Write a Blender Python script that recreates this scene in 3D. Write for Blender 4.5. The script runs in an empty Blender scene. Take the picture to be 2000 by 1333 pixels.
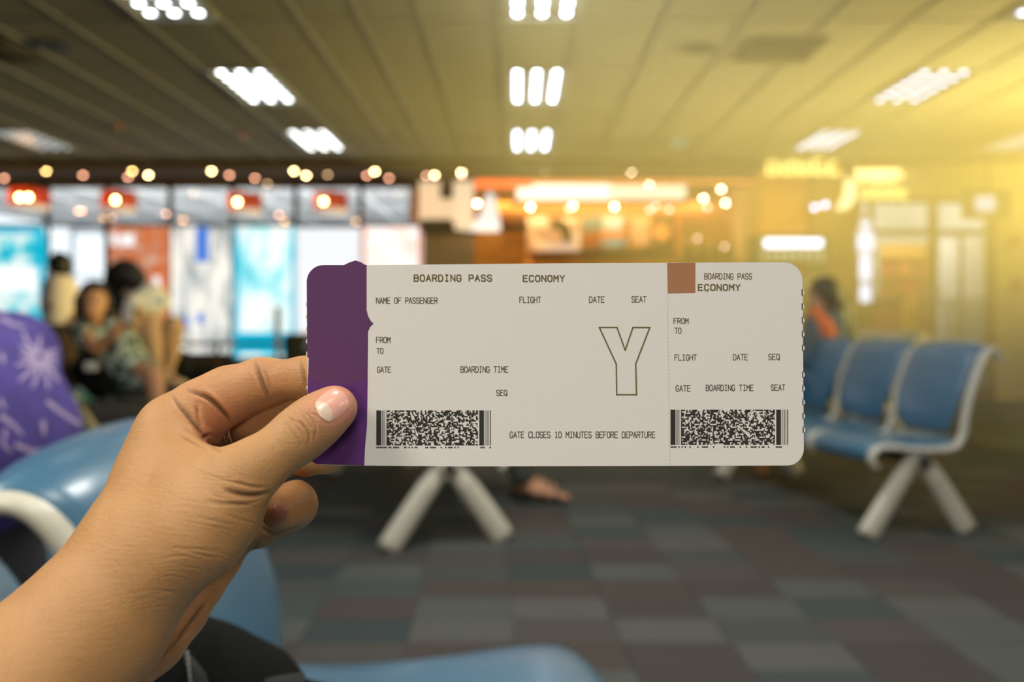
import bpy, bmesh, math, random
import numpy as np
from mathutils import Vector, Matrix
from mathutils.bvhtree import BVHTree

random.seed(7)
sc = bpy.context.scene
C = sc.collection

# ------------------------------------------------------------------ camera
F = 1600.0            # focal length in pixels of the 2000 px wide frame
CX, CY = 1009.0, 625.0  # vanishing point of the depth direction
EYE = 1.08
def P(px, py, d):
    return Vector(((px - CX) * d / F, d, EYE - (py - CY) * d / F))
cam_d = bpy.data.cameras.new('camera'); cam = bpy.data.objects.new('camera', cam_d); C.objects.link(cam)
cam.location = (0, 0, EYE); cam.rotation_euler = (math.pi / 2, 0, 0)
cam_d.sensor_width = 36; cam_d.lens = 36 * F / 2000
cam_d.shift_x = (1000 - CX) / 2000; cam_d.shift_y = (CY - 666.5) / 2000
cam_d.clip_start = 0.01; cam_d.clip_end = 200
cam_d.dof.use_dof = True; cam_d.dof.focus_distance = 0.333; cam_d.dof.aperture_fstop = 5.6
sc.camera = cam

# ------------------------------------------------------------------ world, exposure, lamps out of view
sc.view_settings.view_transform = 'Standard'; sc.view_settings.look = 'None'
sc.view_settings.exposure = 0.0; sc.view_settings.gamma = 1.0
try: sc.view_settings.use_curve_mapping = False
except Exception: pass
try:
    sc.cycles.use_denoising = True
    sc.cycles.max_bounces = 8; sc.cycles.transparent_max_bounces = 16
    sc.cycles.sample_clamp_indirect = 4.0
    sc.cycles.caustics_reflective = False; sc.cycles.caustics_refractive = False
except Exception: pass
w = bpy.data.worlds.new('world'); sc.world = w; w.use_nodes = True
w.node_tree.nodes['Background'].inputs[0].default_value = (0.94, 0.97, 1.0, 1)
w.node_tree.nodes['Background'].inputs[1].default_value = 1.5

def area(name, loc, target, sx, sy, power, col):
    l = bpy.data.lights.new(name, 'AREA'); l.shape = 'RECTANGLE'; l.size = sx; l.size_y = sy; l.energy = power; l.color = col
    o = bpy.data.objects.new(name, l); C.objects.link(o); o.location = loc
    o.rotation_euler = (Vector(target) - Vector(loc)).to_track_quat('-Z', 'Y').to_euler(); return o
def spot(name, loc, target, power, col, ang, blend=1.0, r=0.3):
    l = bpy.data.lights.new(name, 'SPOT'); l.energy = power; l.color = col; l.spot_size = math.radians(ang); l.spot_blend = blend; l.shadow_soft_size = r
    o = bpy.data.objects.new(name, l); C.objects.link(o); o.location = loc
    o.rotation_euler = (Vector(target) - Vector(loc)).to_track_quat('-Z', 'Y').to_euler(); return o
WHITE = (1.0, 0.96, 0.88); GOLD = (1.0, 0.71, 0.14); LEAK_DENSITY = 0.115
# the ceiling troffers behind and above the photographer
for ax, ay, pw in ((-2.3, -1.2, 34), (0.2, -1.4, 38), (3.6, -1.2, 26), (-2.3, 1.0, 32), (0.2, 0.9, 26), (3.6, 1.0, 30), (0.2, 3.2, 60), (3.4, 3.2, 16)):
    area('troffer_light', (ax, ay, 3.2), (ax, ay, 0), 0.6, 1.2, pw, WHITE)
# added key and fill lamps, unseen, that light the hand and pass
area('hand_key_fill', (-1.15, -.45, 2.35), (-0.1, 0.33, 1.0), 0.6, 0.5, 15, (1.0, 0.9, 0.76))
area('hand_key_fill', (-.25, -1.5, 1.2), (-0.1, 0.33, 1.0), 0.4, 0.3, 6.5, (1.0, 0.92, 0.8))
# added golden lamps, unseen at the right, that imitate a light leak
gl = area('golden_leak_lamp', (8.05, 7.2, 2.0), (3.6, 8.0, 2.75), 4.6, 1.0, 720, GOLD); gl.data.spread = math.radians(60)
area('golden_leak_lamp', (7.6, 10.2, 2.9), (4.4, 10.9, 1.6), 1.6, .5, 30, GOLD)
# added unseen fill lights that brighten the café, corridor and concourse
area('cafe_fill', (1.2, 12.85, 3.0), (1.2, 13.3, 1.4), 3.6, .3, 120, (1, .66, .32))
area('corridor_fill', (5.7, 12.4, 2.9), (5.7, 14.4, 1.2), 2.4, .5, 70, (1, .97, .86))
area('cafe_fill', (3.9, 11.0, 3.1), (3.9, 11.6, 1.2), 2.5, .5, 60, (1, .70, .30))
area('concourse_fill', (-4.5, 17.5, 1.2), (-4.5, 18.5, 3.8), 12, 5, 520, (1, .97, .93))

# ------------------------------------------------------------------ materials
def lin(c):
    c = c / 255.0
    return c / 12.92 if c <= 0.04045 else ((c + 0.055) / 1.055) ** 2.4
def rgb(r, g, b): return (lin(r), lin(g), lin(b), 1)
MATS = {}
def mat(name, col, rough=0.6, metal=0.0, bump=0.0, scale=50.0, vary=0.0, spec=0.5, emit=None, estr=0.0, sss=0.0, coat=0.0):
    if name in MATS: return MATS[name]
    m = bpy.data.materials.new(name); m.use_nodes = True; nt = m.node_tree; b = nt.nodes['Principled BSDF']
    b.inputs['Base Color'].default_value = col; b.inputs['Roughness'].default_value = rough; b.inputs['Metallic'].default_value = metal
    b.inputs['Specular IOR Level'].default_value = spec
    if coat: b.inputs['Coat Weight'].default_value = coat; b.inputs['Coat Roughness'].default_value = 0.15
    if emit: b.inputs['Emission Color'].default_value = emit; b.inputs['Emission Strength'].default_value = estr
    tc = nt.nodes.new('ShaderNodeTexCoord'); n = nt.nodes.new('ShaderNodeTexNoise'); n.inputs['Scale'].default_value = scale; n.inputs['Detail'].default_value = 4
    nt.links.new(tc.outputs['Object'], n.inputs['Vector'])
    if vary:
        r = nt.nodes.new('ShaderNodeValToRGB')
        r.color_ramp.elements[0].color = tuple(c * (1 - vary) for c in col[:3]) + (1,); r.color_ramp.elements[0].position = 0.3
        r.color_ramp.elements[1].color = tuple(min(1, c * (1 + vary)) for c in col[:3]) + (1,); r.color_ramp.elements[1].position = 0.7
        nt.links.new(n.outputs['Fac'], r.inputs['Fac']); nt.links.new(r.outputs['Color'], b.inputs['Base Color'])
    if bump:
        bp = nt.nodes.new('ShaderNodeBump'); bp.inputs['Strength'].default_value = bump; bp.inputs['Distance'].default_value = 0.002
        nt.links.new(n.outputs['Fac'], bp.inputs['Height']); nt.links.new(bp.outputs['Normal'], b.inputs['Normal'])
    MATS[name] = m; return m
def emis(name, col, s):
    if name in MATS: return MATS[name]
    m = bpy.data.materials.new(name); m.use_nodes = True; nt = m.node_tree; nt.nodes.clear()
    o = nt.nodes.new('ShaderNodeOutputMaterial'); e = nt.nodes.new('ShaderNodeEmission'); e.inputs[0].default_value = col; e.inputs[1].default_value = s
    nt.links.new(e.outputs[0], o.inputs[0]); MATS[name] = m; return m
def blotch(name, stops, scale, s=0.0, stretch=(1, 1, 1), detail=2.0, rough=0.5):
    """noise through a colour ramp; s > 0 makes the print glow by itself"""
    if name in MATS: return MATS[name]
    m = bpy.data.materials.new(name); m.use_nodes = True; nt = m.node_tree; b = nt.nodes['Principled BSDF']; b.inputs['Roughness'].default_value = rough
    tc = nt.nodes.new('ShaderNodeTexCoord'); mp = nt.nodes.new('ShaderNodeMapping'); mp.inputs['Scale'].default_value = stretch
    n = nt.nodes.new('ShaderNodeTexNoise'); n.inputs['Scale'].default_value = scale; n.inputs['Detail'].default_value = detail
    r = nt.nodes.new('ShaderNodeValToRGB'); els = r.color_ramp.elements
    els[0].position, els[0].color = stops[0]; els[1].position, els[1].color = stops[-1]
    for p, c in stops[1:-1]: e = els.new(p); e.color = c
    nt.links.new(tc.outputs['Object'], mp.inputs[0]); nt.links.new(mp.outputs[0], n.inputs['Vector']); nt.links.new(n.outputs['Fac'], r.inputs['Fac'])
    nt.links.new(r.outputs['Color'], b.inputs['Base Color'])
    if s: nt.links.new(r.outputs['Color'], b.inputs['Emission Color']); b.inputs['Emission Strength'].default_value = s
    MATS[name] = m; return m
def clear(name, col, gloss=0.08, rough=0.03):
    if name in MATS: return MATS[name]
    m = bpy.data.materials.new(name); m.use_nodes = True; nt = m.node_tree; nt.nodes.clear()
    o = nt.nodes.new('ShaderNodeOutputMaterial'); t = nt.nodes.new('ShaderNodeBsdfTransparent'); t.inputs[0].default_value = col
    g = nt.nodes.new('ShaderNodeBsdfGlossy'); g.inputs['Roughness'].default_value = rough; mx = nt.nodes.new('ShaderNodeMixShader'); mx.inputs[0].default_value = gloss
    nt.links.new(t.outputs[0], mx.inputs[1]); nt.links.new(g.outputs[0], mx.inputs[2]); nt.links.new(mx.outputs[0], o.inputs[0]); MATS[name] = m; return m

M_BLUE = mat('seat_vinyl_blue', rgb(66, 110, 138), 0.34, bump=0.05, scale=300, vary=0.04, coat=0.25)
M_CREAM = mat('frame_cream', rgb(206, 203, 186), 0.4, bump=0.04, scale=200, coat=0.2)
M_DARK = mat('dark_metal', rgb(38, 38, 38), 0.5)
M_BLACK = mat('black_fabric', rgb(11, 13, 12), 0.9, bump=0.4, scale=400, vary=0.2, spec=.12)
M_MULL = mat('mullion_bronze', rgb(48, 42, 38), 0.45, metal=0.3)
M_PLASTER = mat('soffit_plaster', rgb(92, 74, 56), 0.9, bump=0.1, scale=20, vary=0.06)
M_PANEL = mat('ceiling_panel', rgb(142, 138, 128), 0.95, bump=0.5, scale=180, vary=0.06)
M_TBAR = mat('ceiling_bar', rgb(152, 147, 139), 0.5)
M_ALU = mat('brushed_alu', rgb(190, 192, 192), 0.3, metal=0.9)
M_SKIN2 = mat('skin_far', rgb(198, 146, 112), 0.6, vary=0.08, scale=8)
M_HAIR = mat('hair_black', rgb(26, 20, 18), 0.55, bump=0.5, scale=90)
M_WHITE = mat('white_cloth', rgb(226, 222, 214), 0.85, bump=0.3, scale=60)
M_WALL = mat('wall_paint', rgb(206, 190, 146), 0.85, bump=0.08, scale=30, vary=0.03)
M_WOOD = mat('honey_wood', rgb(206, 132, 36), 0.5, vary=0.2, scale=6)
M_DWOOD = mat('dark_wood', rgb(74, 50, 26), 0.5, vary=0.25, scale=6)
M_GLASS = clear('window_glass', (0.93, 0.96, 0.97, 1), 0.06)

# ------------------------------------------------------------------ mesh helpers
def mobj(name, bm, m, parent=None, smooth=False):
    me = bpy.data.meshes.new(name)
    if isinstance(bm, tuple):
        me.from_pydata([tuple(v) for v in bm[0]], [], [tuple(f) for f in bm[1]])
    else:
        bmesh.ops.recalc_face_normals(bm, faces=bm.faces); bm.to_mesh(me); bm.free()
    if m is not None: me.materials.append(m)
    if smooth: me.polygons.foreach_set('use_smooth', [True] * len(me.polygons))
    me.update()
    o = bpy.data.objects.new(name, me); C.objects.link(o)
    if parent is not None: o.parent = parent
    return o
def inst(name, me, parent, loc=(0, 0, 0), rz=0.0):
    o = bpy.data.objects.new(name, me); C.objects.link(o); o.parent = parent; o.location = loc; o.rotation_euler = (0, 0, rz); return o
def tag(o, label=None, cat=None, group=None, kind=None):
    if label: o['label'] = label
    if cat: o['category'] = cat
    if group: o['group'] = group
    if kind: o['kind'] = kind
    return o
def thing(name, label, cat, loc=(0, 0, 0), rz=0.0, group=None):
    o = bpy.data.objects.new(name, None); C.objects.link(o); o.location = loc; o.rotation_euler = (0, 0, rz); o.empty_display_size = 0.1
    return tag(o, label, cat, group)
def loc_of(parent, p):   # world point -> coordinates of an unrotated parent
    return Vector(p) - parent.location if parent is not None else Vector(p)
def add_box(bm, c, s, bev=0.0, rot=None):
    r = bmesh.ops.create_cube(bm, size=1.0); vs = r['verts']
    mt = Matrix.Translation(c) @ (rot.to_4x4() if rot else Matrix.Identity(4)) @ Matrix.Diagonal((s[0], s[1], s[2], 1))
    bmesh.ops.transform(bm, matrix=mt, verts=vs)
    if bev > 0:
        es = list({e for v in vs for e in v.link_edges}); bmesh.ops.bevel(bm, geom=es, offset=bev, segments=2, affect='EDGES', profile=0.5)
    return bm
def box(c, s, bev=0.0, rot=None): return add_box(bmesh.new(), c, s, bev, rot)
def add_tube(bm, pts, rads, seg=12, flat=1.0, up=None, cap=True):
    pts = [Vector(p) for p in pts]
    if not hasattr(rads, '__len__'): rads = [rads] * len(pts)
    rings = []; n = len(pts); prev = None
    for i in range(n):
        t = (pts[min(i + 1, n - 1)] - pts[max(i - 1, 0)]).normalized()
        u = Vector(up) if up else (prev if prev else (Vector((0, 0, 1)) if abs(t.z) < 0.9 else Vector((1, 0, 0))))
        u = (u - t * u.dot(t)).normalized(); prev = u; v = t.cross(u)
        rings.append([bm.verts.new(pts[i] + u * rads[i] * math.cos(a) + v * rads[i] * flat * math.sin(a)) for a in [2 * math.pi * k / seg for k in range(seg)]])
    for i in range(n - 1):
        for k in range(seg): bm.faces.new((rings[i][k], rings[i][(k + 1) % seg], rings[i + 1][(k + 1) % seg], rings[i + 1][k]))
    if cap: bm.faces.new(rings[0][::-1]); bm.faces.new(rings[-1])
    return bm
def tube(pts, r, seg=12, flat=1.0, up=None, cap=True): return add_tube(bmesh.new(), pts, r, seg, flat, up, cap)
def lathe(prof, seg=20, bm=None, c=(0, 0, 0)):
    bm = bm or bmesh.new(); c = Vector(c); rings = []
    for r, z in prof: rings.append([bm.verts.new(c + Vector((max(r, 1e-4) * math.cos(2 * math.pi * k / seg), max(r, 1e-4) * math.sin(2 * math.pi * k / seg), z))) for k in range(seg)])
    for i in range(len(rings) - 1):
        for k in range(seg): bm.faces.new((rings[i][k], rings[i][(k + 1) % seg], rings[i + 1][(k + 1) % seg], rings[i + 1][k]))
    bm.faces.new(rings[0][::-1]); bm.faces.new(rings[-1]); return bm
def catmull(pts, n=6):
    pts = [Vector(p) for p in pts]; out = []
    for i in range(len(pts) - 1):
        p0 = pts[max(i - 1, 0)]; p1 = pts[i]; p2 = pts[i + 1]; p3 = pts[min(i + 2, len(pts) - 1)]
        for k in range(n):
            t = k / n; out.append(0.5 * ((2 * p1) + (p2 - p0) * t + (2 * p0 - 5 * p1 + 4 * p2 - p3) * t * t + (3 * p1 - p0 - 3 * p2 + p3) * t ** 3))
    out.append(pts[-1]); return out

# ---- signed distance bodies: tapered capsules blended into one continuous surface
def sdf_mesh(prims, h, pad=0.01, k0=0.02):
    """prims: list of ((x,y,z,r),(x,y,z,r),k); returns verts, quads"""
    A = np.array([p[0][:3] for p in prims], float); B = np.array([p[1][:3] for p in prims], float)
    ra = np.array([p[0][3] for p in prims]); rb = np.array([p[1][3] for p in prims])
    ks = [p[2] if len(p) > 2 else k0 for p in prims]
    rm = np.maximum(ra, rb)[:, None]
    lo = np.min(np.minimum(A, B) - rm, axis=0) - pad; hi = np.max(np.maximum(A, B) + rm, axis=0) + pad
    N = np.ceil((hi - lo) / h).astype(int) + 2
    G = np.full(tuple(N), 1.0, np.float32); BS = 24
    ax = [lo[i] + h * np.arange(N[i]) for i in range(3)]
    kmax = max(ks)
    def cap(i, X):
        ab = B[i] - A[i]; L = float(ab @ ab) + 1e-12; v = X - A[i].astype(np.float32); t = np.clip((v @ ab.astype(np.float32)) / L, 0, 1)
        return np.sqrt(np.maximum(((v - t[..., None] * ab.astype(np.float32)) ** 2).sum(-1), 1e-14)) - (ra[i] + (rb[i] - ra[i]) * t)
    for i0 in range(0, N[0], BS):
        for j0 in range(0, N[1], BS):
            for l0 in range(0, N[2], BS):
                xs, ys, zs = ax[0][i0:i0 + BS], ax[1][j0:j0 + BS], ax[2][l0:l0 + BS]
                c = np.array([[xs.mean(), ys.mean(), zs.mean()]], np.float32); rad = 0.5 * h * BS * 1.75
                ds = np.array([cap(i, c)[0] for i in range(len(prims))])
                sel = np.where(ds < rad + kmax * 1.5)[0]
                if ds.min() > rad + kmax: continue
                if ds.min() < -rad - kmax: G[i0:i0 + BS, j0:j0 + BS, l0:l0 + BS] = -1; continue
                X = np.stack(np.meshgrid(xs, ys, zs, indexing='ij'), -1).astype(np.float32); d = None
                for i in sel:
                    di = cap(i, X)
                    if d is None: d = di
                    else:
                        k = ks[i]; hh = np.maximum(k - np.abs(d - di), 0) / k; d = np.minimum(d, di) - hh * hh * k * 0.25
                G[i0:i0 + BS, j0:j0 + BS, l0:l0 + BS] = d
    ins = G < 0
    c8 = [(a, b, c) for a in (0, 1) for b in (0, 1) for c in (0, 1)]
    sl = lambda arr, o: arr[o[0]:N[0] - 1 + o[0], o[1]:N[1] - 1 + o[1], o[2]:N[2] - 1 + o[2]]
    cnt = sum(sl(ins, o).astype(np.int8) for o in c8)
    idx = np.argwhere((cnt > 0) & (cnt < 8)); vid = np.full(tuple(N - 1), -1, np.int64); vid[tuple(idx.T)] = np.arange(len(idx))
    acc = np.zeros((len(idx), 3)); num = np.zeros(len(idx))
    for a in c8:
        for axx in range(3):
            if a[axx]: continue
            b = list(a); b[axx] = 1
            ga = G[idx[:, 0] + a[0], idx[:, 1] + a[1], idx[:, 2] + a[2]]; gb = G[idx[:, 0] + b[0], idx[:, 1] + b[1], idx[:, 2] + b[2]]
            m = (ga < 0) != (gb < 0); t = np.where(m, ga / np.where(m, ga - gb, 1), 0)
            p = np.tile(np.array(a, float), (len(idx), 1)); p[:, axx] = t; acc[m] += p[m]; num[m] += 1
    V = lo + h * (idx + acc / num[:, None])
    quads = []
    for axx in range(3):
        o = [slice(1, N[i] - 1) for i in range(3)]; o2 = list(o); o[axx] = slice(0, N[axx] - 1); o2[axx] = slice(1, N[axx])
        s0 = ins[tuple(o)]; s1 = ins[tuple(o2)]; e = np.argwhere(s0 != s1)
        off = np.array([1, 1, 1]); off[axx] = 0; e = e + off; inn = ins[tuple(e.T)]
        u, v = (axx + 1) % 3, (axx + 2) % 3
        def q(du, dv):
            c = e.copy(); c[:, u] -= du; c[:, v] -= dv; return vid[tuple(c.T)]
        Q = np.stack([q(1, 1), q(0, 1), q(0, 0), q(1, 0)], 1); Q[~inn] = Q[~inn][:, ::-1]; quads.append(Q)
    return V, np.concatenate(quads)
def body_obj(name, prims, h, m, parent, k0=0.02):
    V, Q = sdf_mesh(prims, h, k0=k0)
    if parent is not None: V = V - np.array(parent.location)
    return mobj(name, (V.tolist(), Q.tolist()), m, parent, True)

# ================================================================== ROOM SHELL
CEIL = EYE + 2.17
XL, XR, YB = -9.4, 8.2, -3.0
YF = 13.0
def struct(name, bm, m, parent=None, smooth=False):
    o = mobj(name, bm, m, parent, smooth)
    if parent is None: o['kind'] = 'structure'
    return o
floor = struct('floor', box((-.6, 11, -0.06), (18.0, 28.4, 0.1)), mat('floor_screed', rgb(46, 48, 46), 0.9))
# carpet planks, laid brick fashion; each nearby plank is a piece of its own
PAL = [rgb(74, 77, 75), rgb(78, 76, 73), rgb(68, 75, 75), rgb(76, 71, 68), rgb(82, 86, 83), rgb(63, 71, 72), rgb(86, 88, 85), rgb(72, 69, 67), rgb(72, 79, 78)]
CM = []
for i, c in enumerate(PAL):
    CM.append(mat('carpet_%d' % i, c, 0.95, bump=0.9, scale=260, vary=0.16, spec=0.1))
TW, TD = 0.36, 0.22
tiles = []
r = 0
y = 1.2
while y < 12.9:
    offx = (r * 0.37) % TW; x = XL + 0.1 - offx
    while x < XR - 0.1:
        tiles.append((x, y, random.randrange(len(CM)), random.choice((1, 1, 0.5)))); x += TW
    y += TD; r += 1
meshes = []
for i in range(len(CM)):
    bm = box((TW / 2, TD / 2, -0.004), (TW - 0.003, TD - 0.003, 0.008)); me = bpy.data.meshes.new('carpet_tile'); bm.to_mesh(me); bm.free(); me.materials.append(CM[i]); meshes.append(me)
vis = [t for t in tiles if 480 < CX + (t[0] + .25) * F / max(t[1], .5) < 2080 and CY + EYE * F / t[1] > 895]
vis.sort(key=lambda t: t[1]); near = set(map(id, vis[:295]))
for t in tiles:
    if id(t) in near: inst('carpet_tile', meshes[t[2]], floor, (t[0], t[1], 0.0))
rest = [t for t in tiles if id(t) not in near]
vv, ff, mi = [], [], []
for (x, y, m_, s_) in rest:
    b = len(vv); x1 = x + TW - .003; y1 = y + TD - .003
    vv += [(x, y, -.008), (x1, y, -.008), (x1, y1, -.008), (x, y1, -.008), (x, y, 0), (x1, y, 0), (x1, y1, 0), (x, y1, 0)]
    for f in ((4, 5, 6, 7), (0, 1, 5, 4), (1, 2, 6, 5), (2, 3, 7, 6), (3, 0, 4, 7)): ff.append(tuple(b + q for q in f)); mi.append(m_)
o = mobj('carpet_tiles', (vv, ff), CM[0], floor)
for m_ in CM[1:]: o.data.materials.append(m_)
o.data.polygons.foreach_set('material_index', mi); o['kind'] = 'stuff'

ceiling = struct('ceiling', box((-.6, 4.0, CEIL + 0.09), (18.0, 14.2, 0.08)), mat('slab', rgb(70, 66, 60), 0.9))
xl = [-0.12, -0.68, -1.12, -1.56, -2.13, -2.72]
while xl[-1] > XL: xl.append(xl[-1] - 0.56 if len(xl) % 5 else xl[-1] - 0.6)
xr = [0.48]
while xr[-1] < XR: xr.append(xr[-1] + 0.596)
XS = sorted(xl + xr); XS = [x for x in XS if XL - .3 < x < XR + .3]
YS = [5.93 + 1.14 * k for k in range(-8, 5)] + [11.1]
YS = [y for y in YS if y < 10.6] + [11.1]
lamp_cells = {}
def cell(x, y):
    return max(i for i in range(len(XS) - 1) if XS[i] <= x + 1e-4), max(j for j in range(len(YS) - 1) if YS[j] <= y + 1e-4)
lampc = {}
for lx in (-5.7, -2.4, 0.2, 3.75):
    for ly in (5.4, 7.7, 10.0, 3.1):
        if lx == -5.7 and ly in (5.4, 7.7, 3.1): continue
        lampc[cell(lx, ly)] = (lx, ly)
lampc[cell(6.1, 9.9)] = (6.1, 9.9)
pm = {}
npan = 0
for i in range(len(XS) - 1):
    for j in range(len(YS) - 1):
        if (i, j) in lampc: continue
        w_, d_ = round(XS[i + 1] - XS[i], 3), round(YS[j + 1] - YS[j], 3)
        if YS[j] < 2.4: continue
        if (w_, d_) not in pm:
            bm = box((0, 0, 0), (w_ - .03, d_ - .03, .02), 0.004); me = bpy.data.meshes.new('ceiling_panel'); bm.to_mesh(me); bm.free(); me.materials.append(M_PANEL); pm[(w_, d_)] = me
        inst('ceiling_panel', pm[(w_, d_)], ceiling, ((XS[i] + XS[i + 1]) / 2, (YS[j] + YS[j + 1]) / 2, CEIL + 0.012)); npan += 1
mobj('ceiling_sheet', box((-.6, -0.3, CEIL + 0.02), (17.6, 5.3, 0.02)), M_PANEL, ceiling)
for x in XS: mobj('grid_bar', box((x, 6.7, CEIL - 0.001), (0.022, 8.8, 0.012)), M_TBAR, ceiling)
for y in YS[1:]:
    if y > 2.3: mobj('grid_bar', box((-.6, y, CEIL - 0.002), (17.6, 0.02, 0.012)), M_TBAR, ceiling)
# soffit beyond the tiled field, with a shallow beam
trim = struct('trim_1', box((-.6, 11.2, CEIL - 0.03), (17.6, 0.22, 0.16), 0.01), M_PLASTER)
soff = struct('ceiling_soffit', box((-.6, 12.3, CEIL + 0.09), (17.6, 2.2, 0.1)), M_PLASTER)
struct('wall_left', box((XL - .05, 5, 1.65), (0.1, 16.2, 3.5)), mat('wall_dim', rgb(120, 112, 98), 0.9, vary=.04, scale=3))
struct('wall_right', box((XR + .05, 5, 1.65), (0.1, 16.2, 3.5)), M_WALL)
struct('wall_back', box((-.6, YB - .05, 1.65), (17.6, 0.1, 3.5)), mat('wall_back_paint', rgb(150, 140, 120), 0.9, vary=.04, scale=3))

# ------------------------------------------------------------------ troffers
lcm = {}
def mk0(name, bm, m):
    me = bpy.data.meshes.new(name); bm.to_mesh(me); bm.free(); me.materials.append(m); return me
def make_troffer(x, y, w_, d_, label, tube_e, cell_e):
    t = thing('ceiling_light', label, 'ceiling light', (x, y, CEIL), 0, 'recessed louvre lights of the tiled ceiling')
    bm = bmesh.new()
    for sx in (-1, 1): add_box(bm, (sx * (w_ / 2 - .015), 0, 0.0), (.03, d_, .03))
    for sy in (-1, 1): add_box(bm, (0, sy * (d_ / 2 - .015), 0.0), (w_ - .06, .03, .03))
    mobj('frame', bm, M_TBAR, t)
    mobj('reflector', box((0, 0, .045), (w_ - .04, d_ - .04, .01)), M_ALU, t)
    nx, ny = 3, 6; iw, idp = w_ - .06, d_ - .06
    for a in range(1, nx): mobj('louvre_spine', box((-iw / 2 + iw * a / nx, 0, .014), (.05, idp, .028)), M_ALU, t)
    for b in range(1, ny): mobj('louvre_blade', box((0, -idp / 2 + idp * b / ny, .012), (iw, .045, .022)), M_ALU, t)
    for a in range(nx):
        cx = -iw / 2 + iw * (a + .5) / nx
        tb = mobj('lamp_tube', add_tube(bmesh.new(), [(cx, -idp / 2 + .02, .022), (cx, idp / 2 - .02, .022)], 0.017, 10), emis('tube_%g' % tube_e, (0.93, 1.0, 0.97, 1), tube_e), t)
        key = ('lc', cell_e)
        if key not in lcm: lcm[key] = mk0('lamp_cell', box((0, 0, 0), (.05, .045, .004)), emis('cells_%g' % cell_e, (0.93, 1.0, 0.97, 1), cell_e))
        for b in range(ny): inst('lamp_cell', lcm[key], t, (cx, -idp / 2 + idp * (b + .5) / ny, .003))
    return t
PLACE = {(-5.7, 10.0): 'louvre light at the far left edge of the ceiling', (-2.4, 5.4): 'louvre light cut by the top edge, left of centre', (-2.4, 7.7): 'brightly dotted louvre light, middle one of the left ceiling column',
 (-2.4, 10.0): 'small louvre light farthest in the left ceiling column', (0.2, 5.4): 'bright white louvre light cut by the top edge at centre', (0.2, 7.7): 'bright white louvre light, middle of the centre ceiling column',
 (0.2, 10.0): 'bright louvre light farthest in the centre ceiling column', (3.75, 5.4): 'louvre light just touching the top right corner of view', (3.75, 7.7): 'dotted louvre light in the golden right part of the ceiling',
 (3.75, 10.0): 'small louvre light above the yellow lettered hanging sign', (6.1, 9.9): 'pale louvre light far right near the end of the ceiling',
 (-2.4, 3.1): 'louvre light above the frame, left ceiling column', (0.2, 3.1): 'louvre light above the frame, centre ceiling column', (3.75, 3.1): 'louvre light above the frame, right ceiling column'}
for (i, j), (lx, ly) in lampc.items():
    make_troffer((XS[i] + XS[i + 1]) / 2, (YS[j] + YS[j + 1]) / 2, XS[i + 1] - XS[i] - .02, YS[j + 1] - YS[j] - .02, PLACE[(lx, ly)], *{-5.7: (.4, 1.6), -2.4: (.7, 15), .2: (7, 24), 3.75: (.8, 7), 6.1: (.7, 2)}[lx])
# air diffusers, round speakers, detectors
def diffuser(x, y, s, label):
    t = thing('air_diffuser', label, 'vent', (x, y, CEIL - .012), 0, 'square air diffusers')
    mobj('backing', box((0, 0, .004), (s, s, .006)), M_DARK, t)
    for k in range(4):
        a = s * (1 - k * .24) / 2; bm = bmesh.new()
        for sx in (-1, 1): add_box(bm, (sx * a, 0, -.004), (.014, 2 * a, .012)); add_box(bm, (0, sx * a, -.004), (2 * a, .014, .012))
        mobj('vane', bm, mat('vent_grey', rgb(96, 84, 52), 0.6), t)
diffuser(2.12, 6.55, .56, 'dark square air diffuser in the golden part of the ceiling'); diffuser(-4.2, 6.55, .56, 'dark square air diffuser at the left edge of the ceiling')
for (x, y, lb) in ((1.47, 6.52, 'round dark ceiling speaker left of the square diffuser on the right'), (-3.65, 6.46, 'round dark ceiling speaker near the upper left corner')):
    t = thing('ceiling_speaker', lb, 'speaker', (x, y, CEIL - .008), 0, 'round ceiling speakers')
    mobj('rim', lathe([(.12, .004), (.13, 0), (.12, -.01), (.10, -.008)]), M_DARK, t); mobj('grille', lathe([(.10, -.004), (.05, -.010), (0, -.012)]), mat('grille', rgb(60, 54, 44), .8, bump=.8, scale=300), t)
for (px, py, lb) in ((945, 268, 'small round smoke detector left of the farthest centre ceiling light'), (790, 268, 'small round smoke detector between the left and centre ceiling lights')):
    d = F * 2.17 / (CY - py); t = thing('smoke_detector', lb, 'smoke detector', (P(px, py, d).x, d, CEIL - .01), 0, 'smoke detectors')
    mobj('base', lathe([(.06, 0), (.065, -.012), (.05, -.02)]), M_TBAR, t); mobj('sensor', lathe([(.04, -.02), (.03, -.04), (0, -.045)]), M_DARK, t)
for (px, py, lb) in ((235, 243, 'small amber downlight in the tiled ceiling, left one of two'), (472, 262, 'small amber downlight in the tiled ceiling, right one of two')):
    d = F * 2.17 / (CY - py); t = thing('amber_downlight', lb, 'downlight', (P(px, py, d).x, d, CEIL - .01), 0, 'amber downlights')
    mobj('rim', lathe([(.07, .0), (.07, -.01), (.05, -.012)]), M_DWOOD, t); mobj('lens', lathe([(.05, -.01), (.0, -.022)]), emis('amber', (1, .28, .08, 1), .55), t)

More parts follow.
